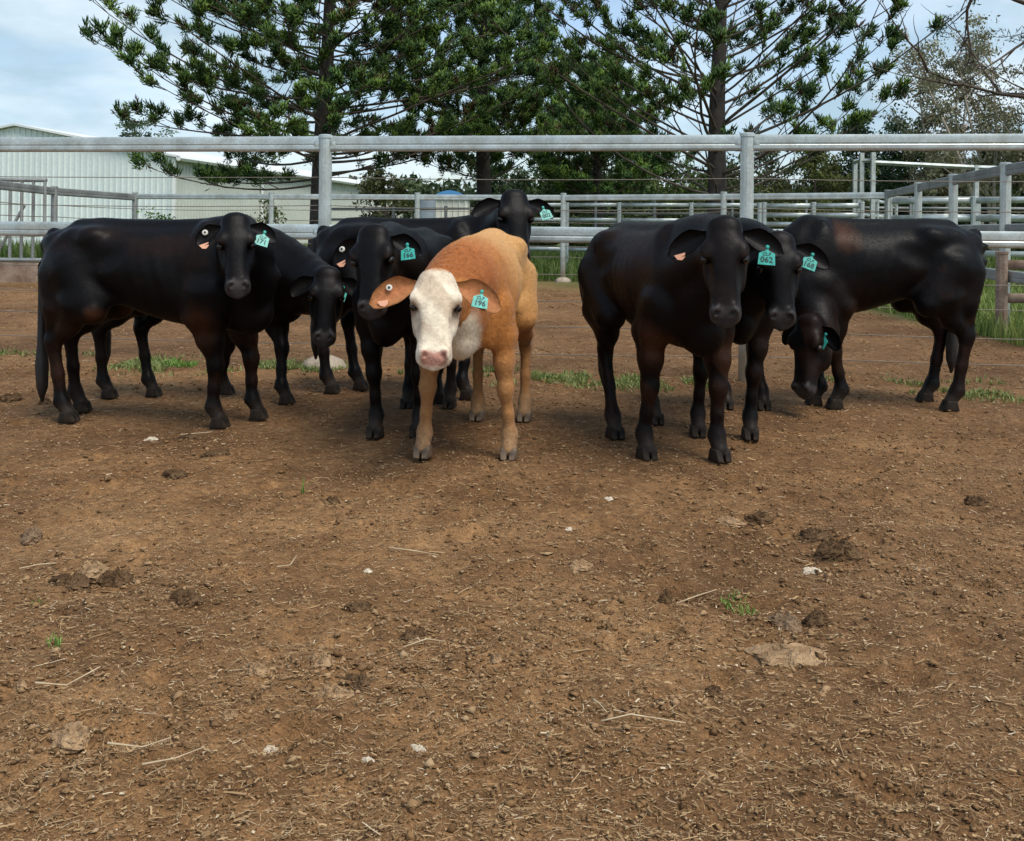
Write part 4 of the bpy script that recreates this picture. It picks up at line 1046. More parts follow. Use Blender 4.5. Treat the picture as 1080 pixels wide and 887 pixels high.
def cow_body(feet, hp, ax, nrm, h=0.0105, fat=1.0, hs=1.0, lg=0.95, hw=1.0, drop=0.0):
    """feet: dict fl fr hl hr -> (x, y) local; hp head origin; ax head axis poll->muzzle; nrm face normal. Returns verts, quads, head frame"""
    a = np.array(ax, float); a /= np.linalg.norm(a)
    n = np.array(nrm, float); n -= a * (n @ a); n /= np.linalg.norm(n)
    sd = np.cross(n, a)              # towards the animal's own left when a is down and n is forward
    if np.linalg.norm(sd) == 0: sd = np.array([0, 1, 0])
    hp = np.array(hp, float)
    HL = HLEN * hs
    def hpt(t, s, f): return hp + a * t * HL + sd * s * hs * hw + n * f * hs
    pts = np.array([hpt(-0.2, 0, 0), hpt(1.1, 0, 0), hpt(.3, .15, 0), hpt(.3, -.15, 0), hpt(.3, 0, -.2), hpt(.5, 0, .12)])
    lo = np.minimum(pts.min(0) - 0.1, [-0.78, -0.36, 0.0]); hi = np.maximum(pts.max(0) + 0.1, [0.78, 0.36, 1.16])
    for f in feet.values():
        lo[:2] = np.minimum(lo[:2], np.array(f) - 0.14); hi[:2] = np.maximum(hi[:2], np.array(f) + 0.14)
    lo[2] = -0.03
    F = Field(lo, hi, h)
    # trunk
    sl, (x, y, z) = F.window((-0.72, -0.4, 0.35), (0.72, 0.4, 1.2))
    X = np.clip(x, TORSO[0][0], TORSO[0][-1])
    zt, zb, w = [np.interp(X, TORSO[0], c).astype(np.float32) for c in TORSO[1:]]
    w = w * fat; zt = zt - drop * sstep(-0.05, 0.38, X)
    c, hh = (zt + zb) / 2, (zt - zb) / 2
    v = (z - c) / hh
    we = w * (1 - 0.20 * np.clip(v, 0, 1) ** 2 - 0.07 * np.clip(-v, 0, 1))
    r = (np.abs(y / we) ** 2.25 + np.abs(v) ** 2.25) ** (1 / 2.25)
    d = (r - 1) * np.minimum(w, hh) + np.maximum(np.abs(x) - 0.645, 0)
    d = d + 0.0022 * np.sin((x + 0.30 * z) * (2 * math.pi / 0.072)) * sstep(-0.16, -0.05, x) * sstep(0.24, 0.14, x) * sstep(0.58, 0.68, z) * sstep(0.95, 0.85, z)   # ribs
    F.put(sl, d, 0.01)
    for s_ in (1, -1):
        rot = lambda ang: [[math.cos(ang), 0, math.sin(ang)], [0, 1, 0], [-math.sin(ang), 0, math.cos(ang)]]
        F.ell((0.355, s_ * 0.118, 0.80 - drop * 0.9), (0.095, 0.062, 0.235), rot(0.30), 0.035)      # shoulder blade
        F.ell((0.345, s_ * 0.135, 0.655), (0.105, 0.062, 0.105), rot(-0.3), 0.04)      # upper arm
        F.cone((0.30, s_ * 0.075, 1.03 - drop), (0.385, s_ * 0.150, 0.74), 0.030, 0.026, 0.05)   # spine of the blade
        F.ell((0.215, s_ * 0.228 * fat, 0.82), (0.050, 0.030, 0.17), rot(0.25), 0.06, sub=True)   # hollow behind the shoulder
        F.ell((-0.425, s_ * 0.112, 0.79), (0.155, 0.092, 0.235), rot(-0.25), 0.04)     # haunch
        F.ell((-0.30, s_ * 0.140, 0.978), (0.060, 0.045, 0.042), rot(0.3), 0.07)      # hook bone
        F.ell((-0.565, s_ * 0.070, 0.935), (0.05, 0.042, 0.055), None, 0.05)           # pin bone
        F.ell((-0.180, s_ * 0.212 * fat, 0.885), (0.105, 0.042, 0.052), rot(0.55), 0.045, sub=True)   # hollow of the flank
        F.ell((-0.440, s_ * 0.195, 0.93), (0.075, 0.022, 0.050), rot(-0.5), 0.05, sub=True)   # dip between hook and pin
        F.cone((-0.20, s_ * 0.11, 0.655), (-0.30, s_ * 0.145, 0.67), 0.028, 0.05, 0.05) # flank fold
    F.cone((-0.45, 0, 1.035), (0.36, 0, 1.035 - drop), 0.03, 0.038, 0.05)                       # spine
    F.ell((0.52, 0, 0.60), (0.12, 0.07, 0.12), None, 0.07)                             # brisket
    F.ell((-0.605, 0, 0.975), (0.04, 0.035, 0.05), None, 0.05)                         # tail head
    # legs
    joints = {}
    for key, (fx, fy) in feet.items():
        s_ = 1 if key[1] == 'l' else -1
        if key[0] == 'f':
            ox = fx - 0.40; oy = fy - s_ * 0.15
            el = np.array([0.335 + 0.45 * ox, s_ * 0.150 + 0.30 * oy, 0.575])
            ca = np.array([0.390 + 0.80 * ox, s_ * 0.145 + 0.72 * oy, 0.325])
            fe = np.array([fx - 0.022, fy - 0.03 * oy, 0.112])
            co = np.array([fx + 0.010, fy, 0.048])
            u1 = el * 0.5 + ca * 0.5
            F.chain([(0.37, s_ * 0.125, 0.70), el + (0.040, 0, 0), u1 + (0.026, 0, 0), ca + (0.004, 0, 0.02)], [0.085, 0.064 * lg, 0.050 * lg, 0.038 * lg], 0.04)
            F.chain([(0.31, s_ * 0.130, 0.70), el + (-0.052, 0, 0), u1 + (-0.030, 0, 0), ca + (-0.014, 0, 0.02)], [0.085, 0.062 * lg, 0.042 * lg, 0.028 * lg], 0.04)
            F.ell(ca + (0.004, 0, -0.005), np.array((0.043, 0.041, 0.056)) * lg, None, 0.035)
            m = ca * 0.45 + fe * 0.55
            F.chain([ca + (0.004, 0, 0), m + (0.006, 0, 0), fe + (0.002, 0, 0)], [0.034 * lg, 0.0275 * lg, 0.031 * lg], 0.025)
            F.chain([ca + (-0.014, 0, 0), m + (-0.012, 0, 0), fe + (-0.008, 0, 0)], [0.030 * lg, 0.0225 * lg, 0.029 * lg], 0.025)
            F.ell(fe, np.array((0.039, 0.037, 0.036)) * lg, None, 0.03)
            F.chain([fe, co], [0.033 * lg, 0.039], 0.03)
        else:
            ox = fx + 0.49; oy = fy - s_ * 0.14
            st = np.array([-0.295 + 0.35 * ox, s_ * 0.160 + 0.20 * oy, 0.60])
            ho = np.array([-0.555 + 0.80 * ox, s_ * 0.14 + 0.70 * oy, 0.425])
            fe = np.array([fx - 0.026, fy - 0.03 * oy, 0.112])
            co = np.array([fx + 0.010, fy, 0.048])
            F.chain([(-0.41, s_ * 0.112, 0.80), st], [0.122, 0.078], 0.045)
            g = st * 0.40 + ho * 0.60
            F.chain([(-0.38 + 0.1 * ox, s_ * 0.132, 0.62), g + (0.002, 0, 0.015), ho + (0.012, 0, 0)], [0.105, 0.058 * lg, 0.036 * lg], 0.045)
            F.chain([(-0.530, s_ * 0.098, 0.78), (-0.515 + 0.3 * ox, s_ * 0.120, 0.60), ho + (-0.022, 0, 0.025)], [0.082, 0.058, 0.020], 0.045)
            F.ell(ho + (0.000, 0, -0.008), np.array((0.047, 0.034, 0.052)) * lg, None, 0.03)
            m = ho * 0.45 + fe * 0.55
            F.chain([ho + (0.006, 0, 0), m + (0.008, 0, 0), fe + (0.002, 0, 0)], [0.034 * lg, 0.0285 * lg, 0.031 * lg], 0.025)
            F.chain([ho + (-0.016, 0, 0), m + (-0.012, 0, 0), fe + (-0.008, 0, 0)], [0.031 * lg, 0.0235 * lg, 0.030 * lg], 0.025)
            F.ell(fe, np.array((0.039, 0.037, 0.036)) * lg, None, 0.03)
            F.chain([fe, co], [0.033 * lg, 0.039], 0.03)
        F.ell((fe[0] - 0.032, fe[1] + 0.018, fe[2] - 0.012), (0.012, 0.012, 0.016), None, 0.012)   # dew claws
        F.ell((fe[0] - 0.032, fe[1] - 0.018, fe[2] - 0.012), (0.012, 0.012, 0.016), None, 0.012)
        joints[key] = co
    # neck: crest, core and throat strands
    upk = float(np.clip((hp[2] - 0.86) / 0.10, -1.2, 1.0))
    back = -n - 0.45 * a; back /= np.linalg.norm(back)
    for p0, r0, p3, r1, up, fw in (((0.36, 0, 0.985 - drop), 0.085, hpt(0.04, 0, -0.055), 0.055, 0.35, 0.20),
                                   ((0.38, 0, 0.84), 0.160, hpt(0.20, 0, -0.085), 0.070, 0.30, 0.22),
                                   ((0.46, 0, 0.70), 0.115, hpt(0.34, 0, -0.120), 0.042, 0.25, 0.18)):
        D = np.linalg.norm(np.array(p3) - np.array(p0))
        c = bez(p0, np.array(p0) + np.array([1, 0, up * upk]) * fw * min(1, D / 0.45), np.array(p3) + back * D * 0.38, p3, 8)
        rs = np.linspace(r0, r1, 8)
        F.chain(c, rs, 0.05)
        thr = c
    dl = [q + np.array([0.0, 0, -rr * 0.85]) for q, rr in zip(thr[:6], np.linspace(0.115, 0.055, 8)[:6])]
    F.chain(dl, [0.035, 0.034, 0.032, 0.028, 0.024, 0.02], 0.05)
    # head
    e = np.array([0.24] * 3) * hs
    sl, (x, y, z) = F.window(np.minimum(hpt(-.2, 0, 0), hpt(1.1, 0, 0)) - e, np.maximum(hpt(-.2, 0, 0), hpt(1.1, 0, 0)) + e)
    X, Y, Z = x - hp[0], y - hp[1], z - hp[2]
    T = (X * a[0] + Y * a[1] + Z * a[2]) / HL
    S = (X * sd[0] + Y * sd[1] + Z * sd[2]) / (hs * hw)
    N = (X * n[0] + Y * n[1] + Z * n[2]) / hs
    Tc = np.clip(T, HEAD[0][0], HEAD[0][-1])
    w, fr, bk = [np.interp(Tc, HEAD[0], c_).astype(np.float32) for c_ in HEAD[1:]]
    c, hh = (fr + bk) / 2, (fr - bk) / 2
    v = (N - c) / hh
    we = w * (1 - 0.30 * np.clip(-v, 0, 1))
    r = (np.abs(S / we) ** 2.5 + np.abs(v) ** 2.5) ** (1 / 2.5)
    d = ((r - 1) * np.minimum(w, hh) + np.maximum(T - 1.07, 0) * HLEN + np.maximum(-0.16 - T, 0) * HLEN) * hs
    F.put(sl, d, 0.035)
    M = [a, sd, n]
    for s_ in (1, -1):
        F.ell(hpt(0.27, s_ * 0.087, 0.040), np.array([0.046, 0.030, 0.030]) * hs, M, 0.022 * hs)        # brow
        F.ell(hpt(0.45, s_ * 0.070, -0.070), np.array([0.075, 0.030, 0.060]) * hs, M, 0.03 * hs)        # cheek
        F.ell(hpt(0.345, s_ * 0.111, 0.022), np.array([0.024, 0.020, 0.017]) * hs, M, 0.016 * hs, sub=True)   # eye socket
        F.ell(hpt(0.50, s_ * 0.092, 0.02), np.array([0.06, 0.020, 0.03]) * hs, M, 0.03 * hs, sub=True)        # hollow below eye
        F.ell(hpt(0.935, s_ * 0.046, 0.030), np.array([0.026, 0.018, 0.020]) * hs, M, 0.02 * hs)        # nostril wing
        F.ell(hpt(0.965, s_ * 0.040, 0.034), np.array([0.012, 0.011, 0.016]) * hs, M, 0.010 * hs, sub=True)   # nostril
    F.ell(hpt(-0.05, 0, 0.03), np.array([0.04, 0.065, 0.035]) * hs, M, 0.03)                       # poll
    F.ell(hpt(0.93, 0, -0.075), np.array([0.035, 0.04, 0.022]) * hs, M, 0.015 * hs)                # chin
    V, Q = surface_nets(F.g, F.lo, F.h)
    # relax the legs so that joints flow into the bones
    E_ = np.concatenate([Q[:, [0, 1]], Q[:, [1, 2]], Q[:, [2, 3]], Q[:, [3, 0]]])
    Th = ((V - hp) @ a) / HL; wl = (sstep(0.62, 0.50, V[:, 2]) * (1 - ((Th > -0.2) & (Th < 1.15) & (np.linalg.norm(V - hpt(0.5, 0, 0), axis=1) < 0.33))))[:, None] * 0.6
    for _ in range(5):
        acc = np.zeros_like(V); cnt = np.zeros(len(V))
        for c_ in range(3): acc[:, c_] = np.bincount(E_[:, 0], V[E_[:, 1], c_], len(V)) + np.bincount(E_[:, 1], V[E_[:, 0], c_], len(V))
        cnt = np.bincount(E_[:, 0], minlength=len(V)) + np.bincount(E_[:, 1], minlength=len(V))
        V = V + (acc / np.maximum(cnt, 1)[:, None] - V) * wl
    Tv = ((V - hp) @ a) / HL; Sv = ((V - hp) @ sd) / (hs * hw); Nv = ((V - hp) @ n) / hs
    return V, Q, dict(a=a, n=n, s=sd, hp=hp, pt=hpt, T=Tv, S=Sv, N=Nv, joints=joints, HL=HL)

def ear_mesh(base, e, m, up, L=0.19, Wd=0.062, thick=0.012, droop=0.25):
    """cupped leaf: base point, axis e, inner-face normal m, edge direction up"""
    nu, nv = 12, 9
    V = []
    for side in (0, 1):
        for i in range(nu):
            u = i / (nu - 1)
            wd = Wd * (0.34 + 0.66 * sstep(0, 0.45, u)) * math.sqrt(max(1 - max((u - 0.45) / 0.55, 0) ** 2.3, 0.0009))
            for j in range(nv):
                q = -1 + 2 * j / (nv - 1)
                cup = (0.62 - 0.35 * u) * wd * (q * q) * 1.0 + 0.012
                p = base + e * (L * u) + up * (wd * q) - up * (droop * L * u * u) + m * (cup - 0.25 * wd)
                if side: p = p - m * thick * (1 - 0.75 * abs(q) ** 3) * (1 - 0.6 * u)
                V.append(p)
    Fc = []
    k = nu * nv
    for i in range(nu - 1):
        for j in range(nv - 1):
            a_, b_, c_, d_ = i * nv + j, i * nv + j + 1, (i + 1) * nv + j + 1, (i + 1) * nv + j
            Fc.append((a_, b_, c_, d_)); Fc.append((k + d_, k + c_, k + b_, k + a_))
    for i in range(nu - 1):
        for j in (0, nv - 1):
            Fc.append((i * nv + j, (i + 1) * nv + j, k + (i + 1) * nv + j, k + i * nv + j))
    for j in range(nv - 1):
        for i in (0, nu - 1):
            Fc.append((i * nv + j, i * nv + j + 1, k + i * nv + j + 1, k + i * nv + j))
    return V, Fc

def hoof_mesh():
    """cloven hoof, two claws, toe towards +x, sole at z=0"""
    mb = MB()
    for s_ in (1, -1):
        prof = [(-0.040, 0.0), (0.046, 0.0), (0.060, 0.006), (0.030, 0.052), (-0.028, 0.052)]
        y0, y1 = 0.004, 0.040
        vs = []
        for (x, z) in prof:
            t = z / 0.052
            narrow = 0.010 if x > 0.04 else 0.0
            vs += [(x, s_ * (y0 + 0.001), z), (x, s_ * (y1 - narrow - 0.004 * t), z)]
        n = len(prof)
        fs = [tuple(2 * i for i in range(n)), tuple(2 * i + 1 for i in reversed(range(n)))]
        for i in range(n):
            j = (i + 1) % n
            fs.append((2 * i, 2 * i + 1, 2 * j + 1, 2 * j))
        if s_ < 0: fs = [tuple(reversed(f)) for f in fs]
        mb.add(vs, fs)
    me = mesh_from('hoof', mb.v, mb.f)
    import bmesh
    bm = bmesh.new(); bm.from_mesh(me)
    bmesh.ops.recalc_face_normals(bm, faces=bm.faces)
    bmesh.ops.bevel(bm, geom=[e for e in bm.edges], offset=0.006, segments=2, affect='EDGES', profile=0.6)
    for f in bm.faces: f.smooth = True
    bm.to_mesh(me); bm.free()
    return me

M_coat = material('cattle_coat', attr='coat', rough=0.45, spec=0.12,
                  noise=[(9, (0.72, 0.72, 0.72), (1.2, 1.2, 1.2), 6), (60, (0.82, 0.82, 0.82), (1.15, 1.15, 1.15), 4)],
                  bump=[(120, 0.22, 0.004, (1, 1, 0.35)), (7, 0.28, 0.02)])
M_coat_tan = material('tan_coat', attr='coat', rough=0.72, spec=0.25, sheen=0.25,
                  noise=[(5, (0.92, 0.91, 0.90), (1.06, 1.06, 1.06), 6), (44, (0.84, 0.83, 0.81), (1.12, 1.12, 1.12), 5)],
                  bump=[(150, 0.45, 0.005, (1, 1, 0.4)), (38, 0.6, 0.008), (10, 0.3, 0.012)])
M_hair = material('black_hair', attr='coat', rough=0.46, spec=0.10)
M_hair_tan = material('tan_hair', attr='coat', rough=0.6, spec=0.2)
M_eye = material('eye', (0.006, 0.005, 0.005), rough=0.08, spec=0.6)
M_lid = material('dark_eyelid', (0.010, 0.008, 0.0075), rough=0.5)
M_lid_tan = material('tan_eyelid', rough=0.7, noise=[(60, (0.20, 0.11, 0.055), (0.34, 0.22, 0.13), 3)])
M_hoof_dark = material('hoof_dark', rough=0.75, spec=0.2, noise=[(30, (0.008, 0.006, 0.005), (0.034, 0.023, 0.015), 4)])
M_hoof_tan = material('hoof_tan', rough=0.6, noise=[(30, (0.06, 0.038, 0.022), (0.17, 0.112, 0.065), 4)])
M_tag = material('tag_plastic', rough=0.38, noise=[(25, (0.028, 0.34, 0.28), (0.05, 0.45, 0.38), 3), (90, (0.72, 0.70, 0.66), (1.05, 1.05, 1.05), 4)])
M_ink = material('tag_ink', (0.006, 0.03, 0.03), rough=0.6)
M_button = material('button_plastic', (0.62, 0.60, 0.52), rough=0.45)
M_buttonmid = material('button_centre', (0.03, 0.03, 0.03), rough=0.5)
M_pink = material('tag_pink', (0.72, 0.36, 0.22), rough=0.5)
M_tail = material('tail_hair', rough=0.55, noise=[(40, (0.008, 0.007, 0.007), (0.022, 0.018, 0.016), 4)], bump=[(90, 0.6, 0.006, (1, 1, 0.1))])
M_tail_tan = material('tail_hair_tan', rough=0.6, noise=[(40, (0.22, 0.10, 0.035), (0.38, 0.19, 0.07), 4)], bump=[(90, 0.6, 0.006, (1, 1, 0.1))])
HOOF = hoof_mesh()

def text_mesh(txt, size):
    cu = bpy.data.curves.new('lettering', 'FONT')
    cu.body = txt; cu.align_x = 'CENTER'; cu.align_y = 'CENTER'; cu.size = size; cu.extrude = 0.0004; cu.offset = size * 0.022
    cu.resolution_u = 3
    o = bpy.data.objects.new('lettering_src', cu); COL.objects.link(o)
    bpy.context.view_layer.update()
    me = bpy.data.meshes.new_from_object(o.evaluated_get(bpy.context.evaluated_depsgraph_get()))
    me.name = 'lettering'
    bpy.data.objects.remove(o); bpy.data.curves.remove(cu)
    return me

def frame_matrix(o, x, y, z):
    m = Matrix.Identity(4)
    for i, v in enumerate((x, y, z)):
        for r in range(3): m[r][i] = v[r]
    for r in range(3): m[r][3] = o[r]
    return m

def coat_colors(V, H, style):
    x, y, z = V[:, 0], V[:, 1], V[:, 2]
    T, S, N = H['T'], H['S'], H['N']
    onhead = ((T > -0.2) & (T < 1.12) & (np.abs(S) < 0.16) & (N > -0.19) & (N < 0.13)).astype(float)
    n1 = fbm(x * 4 + 20, y * 4 + z * 5 + 20, 11)
    n2 = fbm(x * 9 + 50, y * 9 + z * 9 + 50, 31)
    def mix(c, d, m): return c * (1 - m[:, None]) + np.array(d)[None, :] * m[:, None]
    if style['tan']:
        c = np.tile(np.array([0.42, 0.165, 0.040]), (len(V), 1))
        c = mix(c, (0.55, 0.295, 0.105), sstep(0.30, -0.15, x + (n1 - 0.5) * 0.3) * sstep(0.45, 0.75, z))
        c = mix(c, (0.33, 0.105, 0.024), sstep(0.36, 0.52, x + (n1 - .5) * 0.2) * sstep(0.55, 0.75, z) * (1 - onhead))
        c = mix(c, (0.37, 0.180, 0.066), sstep(0.58, 0.40, z) * 0.9)
        c = mix(c, (0.29, 0.175, 0.090), sstep(0.20, 0.06, z + (n2 - 0.5) * 0.12) * 0.85)
        c = mix(c, (0.72, 0.62, 0.48), sstep(0.38, 0.50, x + (n1 - .5) * 0.15) * sstep(0.080, 0.045, np.abs(y - 0.03) + (n2 - .5) * 0.05) * sstep(0.78, 0.70, z + (n2 - .5) * .1) * sstep(0.44, 0.50, z) * (1 - onhead))
        face = sstep(-0.13, -0.04, T + (n2 - .5) * 0.10) * sstep(1.2, 1.1, T) * sstep(0.150, 0.125, np.abs(S)) * sstep(-0.085, -0.04, N + (n2 - .5) * 0.06 + 0.06 * sstep(0.4, 0.8, T)) * sstep(0.14, 0.12, N)
        c = mix(c, (0.74, 0.645, 0.50), face)
        c = mix(c, (0.42, 0.30, 0.20), face * sstep(0.60, 0.72, n2) * 0.6)
        eye = onhead * np.exp(-(((T - 0.35) / 0.07) ** 2 + ((np.abs(S) - 0.10) / 0.022) ** 2))
        c = mix(c, (0.20, 0.11, 0.055), np.clip(eye, 0, 1))
        nose = onhead * sstep(0.905, 0.935, T + 0.02 * np.abs(S) / 0.05) * sstep(-0.015, 0.005, N) * sstep(0.062, 0.048, np.abs(S))
        c = mix(c, (0.50, 0.25, 0.19), nose)
        c = mix(c, (0.16, 0.09, 0.07), nose * sstep(0.55, 0.65, n2) * 0.7)
        return c
    c = np.tile(np.array(style.get('base', (0.0034, 0.0028, 0.0029))), (len(V), 1))
    b = style.get('brown', 0.3)
    c = mix(c, (0.018, 0.0080, 0.0050), np.clip(sstep(0.45, 0.75, n1) * b, 0, 1))
    c = mix(c, (0.032, 0.013, 0.007), b * sstep(0.62, 0.50, z) * sstep(0.5, 0.62, n2) * sstep(0.15, 0.3, z))
    c = mix(c, (0.026, 0.011, 0.006), b * sstep(0.44, 0.30, z) * sstep(0.35, 0.6, n1) * 0.8)
    if 'patch' in style:
        for (px, pz, rr, col) in style['patch']:
            c = mix(c, col, np.clip(1.1 * np.exp(-(((x - px) / rr) ** 2 + ((z - pz) / (rr * 1.25)) ** 2)) - (n2 - 0.2) * 1.1, 0, 0.8))
    c = mix(c, (0.035, 0.026, 0.020), sstep(0.14, 0.05, z + (n2 - .5) * 0.08) * 0.8)
    nose = onhead * sstep(0.86, 0.92, T) * sstep(-0.045, -0.01, N)
    c = mix(c, (0.042, 0.037, 0.036), nose)
    eye = onhead * np.exp(-(((T - 0.34) / 0.06) ** 2 + ((np.abs(S) - 0.10) / 0.02) ** 2))
    c = mix(c, (0.028, 0.018, 0.014), np.clip(eye, 0, 1) * 0.8)
    return c

def hair(root_o, V, Q, H, col, scale, style):
    # short coat hair: thin blades lying back over the skin, following its flow
    r = np.random.default_rng(int(abs(V[:50].sum()) * 1000) % 99991)
    tan = style['tan']; N = 90000 if tan else 52000
    P = V[Q]; d1 = P[:, 2] - P[:, 0]; d2 = P[:, 3] - P[:, 1]; cr_ = np.cross(d1, d2)
    ar = np.linalg.norm(cr_, axis=1); nq = cr_ / np.maximum(ar, 1e-9)[:, None]
    vn = np.zeros_like(V)
    for k in range(4): np.add.at(vn, Q[:, k], cr_)
    vn /= np.maximum(np.linalg.norm(vn, axis=1), 1e-9)[:, None]
    qi = r.choice(len(Q), N, p=ar / ar.sum())
    u, v = r.random((2, N, 1))
    A, B, C_, D = [P[qi, k] for k in range(4)]
    p = (A * (1 - u) + B * u) * (1 - v) + (D * (1 - u) + C_ * u) * v
    vi = Q[qi, 0]; nn = vn[vi]
    f = np.tile(np.array([-1.0, 0, -0.6]), (N, 1))
    leg = sstep(0.55, 0.42, p[:, 2])[:, None]; f = f * (1 - leg) + np.array([0, 0, -1.0]) * leg
    T = H['T'][vi]; S = H['S'][vi]; Nn = H['N'][vi]
    hd = ((T > -0.15) & (T < 1.1) & (np.abs(S) < 0.14) & (Nn > -0.17) & (Nn < 0.12))
    f[hd] = H['a']
    keep = ~(hd & (T > 0.88) & (Nn > -0.03)) & (p[:, 2] > 0.05)
    f = f + r.normal(0, 0.55 if tan else 0.30, (N, 3))
    t = f - nn * (f * nn).sum(1, keepdims=True); t /= np.maximum(np.linalg.norm(t, axis=1, keepdims=True), 1e-9)
    s_ = np.cross(nn, t)
    L_ = (r.uniform(0.008, 0.018, (N, 1)) if tan else r.uniform(0.009, 0.018, (N, 1))) * (1 - 0.45 * hd[:, None])
    w = r.uniform(0.0009, 0.0017, (N, 1)) if tan else r.uniform(0.0012, 0.0024, (N, 1))
    lift = r.uniform(0.10, 0.38, (N, 1)) if tan else r.uniform(0.02, 0.16, (N, 1))
    tri = np.stack([p - s_ * w - nn * 0.001, p + s_ * w - nn * 0.001, p + t * L_ + nn * L_ * lift], 1)[keep]
    n = len(tri); c = (col[vi] * (r.uniform(0.8, 1.25, (N, 1)) if tan else r.uniform(0.65, 1.5, (N, 1))))[keep]
    me = mesh_from('hair', tri.reshape(-1, 3) * scale, np.arange(n * 3).reshape(n, 3))
    at = me.color_attributes.new('coat', 'FLOAT_COLOR', 'POINT')
    c = np.repeat(c, 3, 0)
    at.data.foreach_set('color', np.concatenate([c, np.ones((len(c), 1))], 1).astype(np.float32).ravel())
    o = add_obj('hair', me, M_hair_tan if tan else M_hair, root_o); o['kind'] = 'stuff'

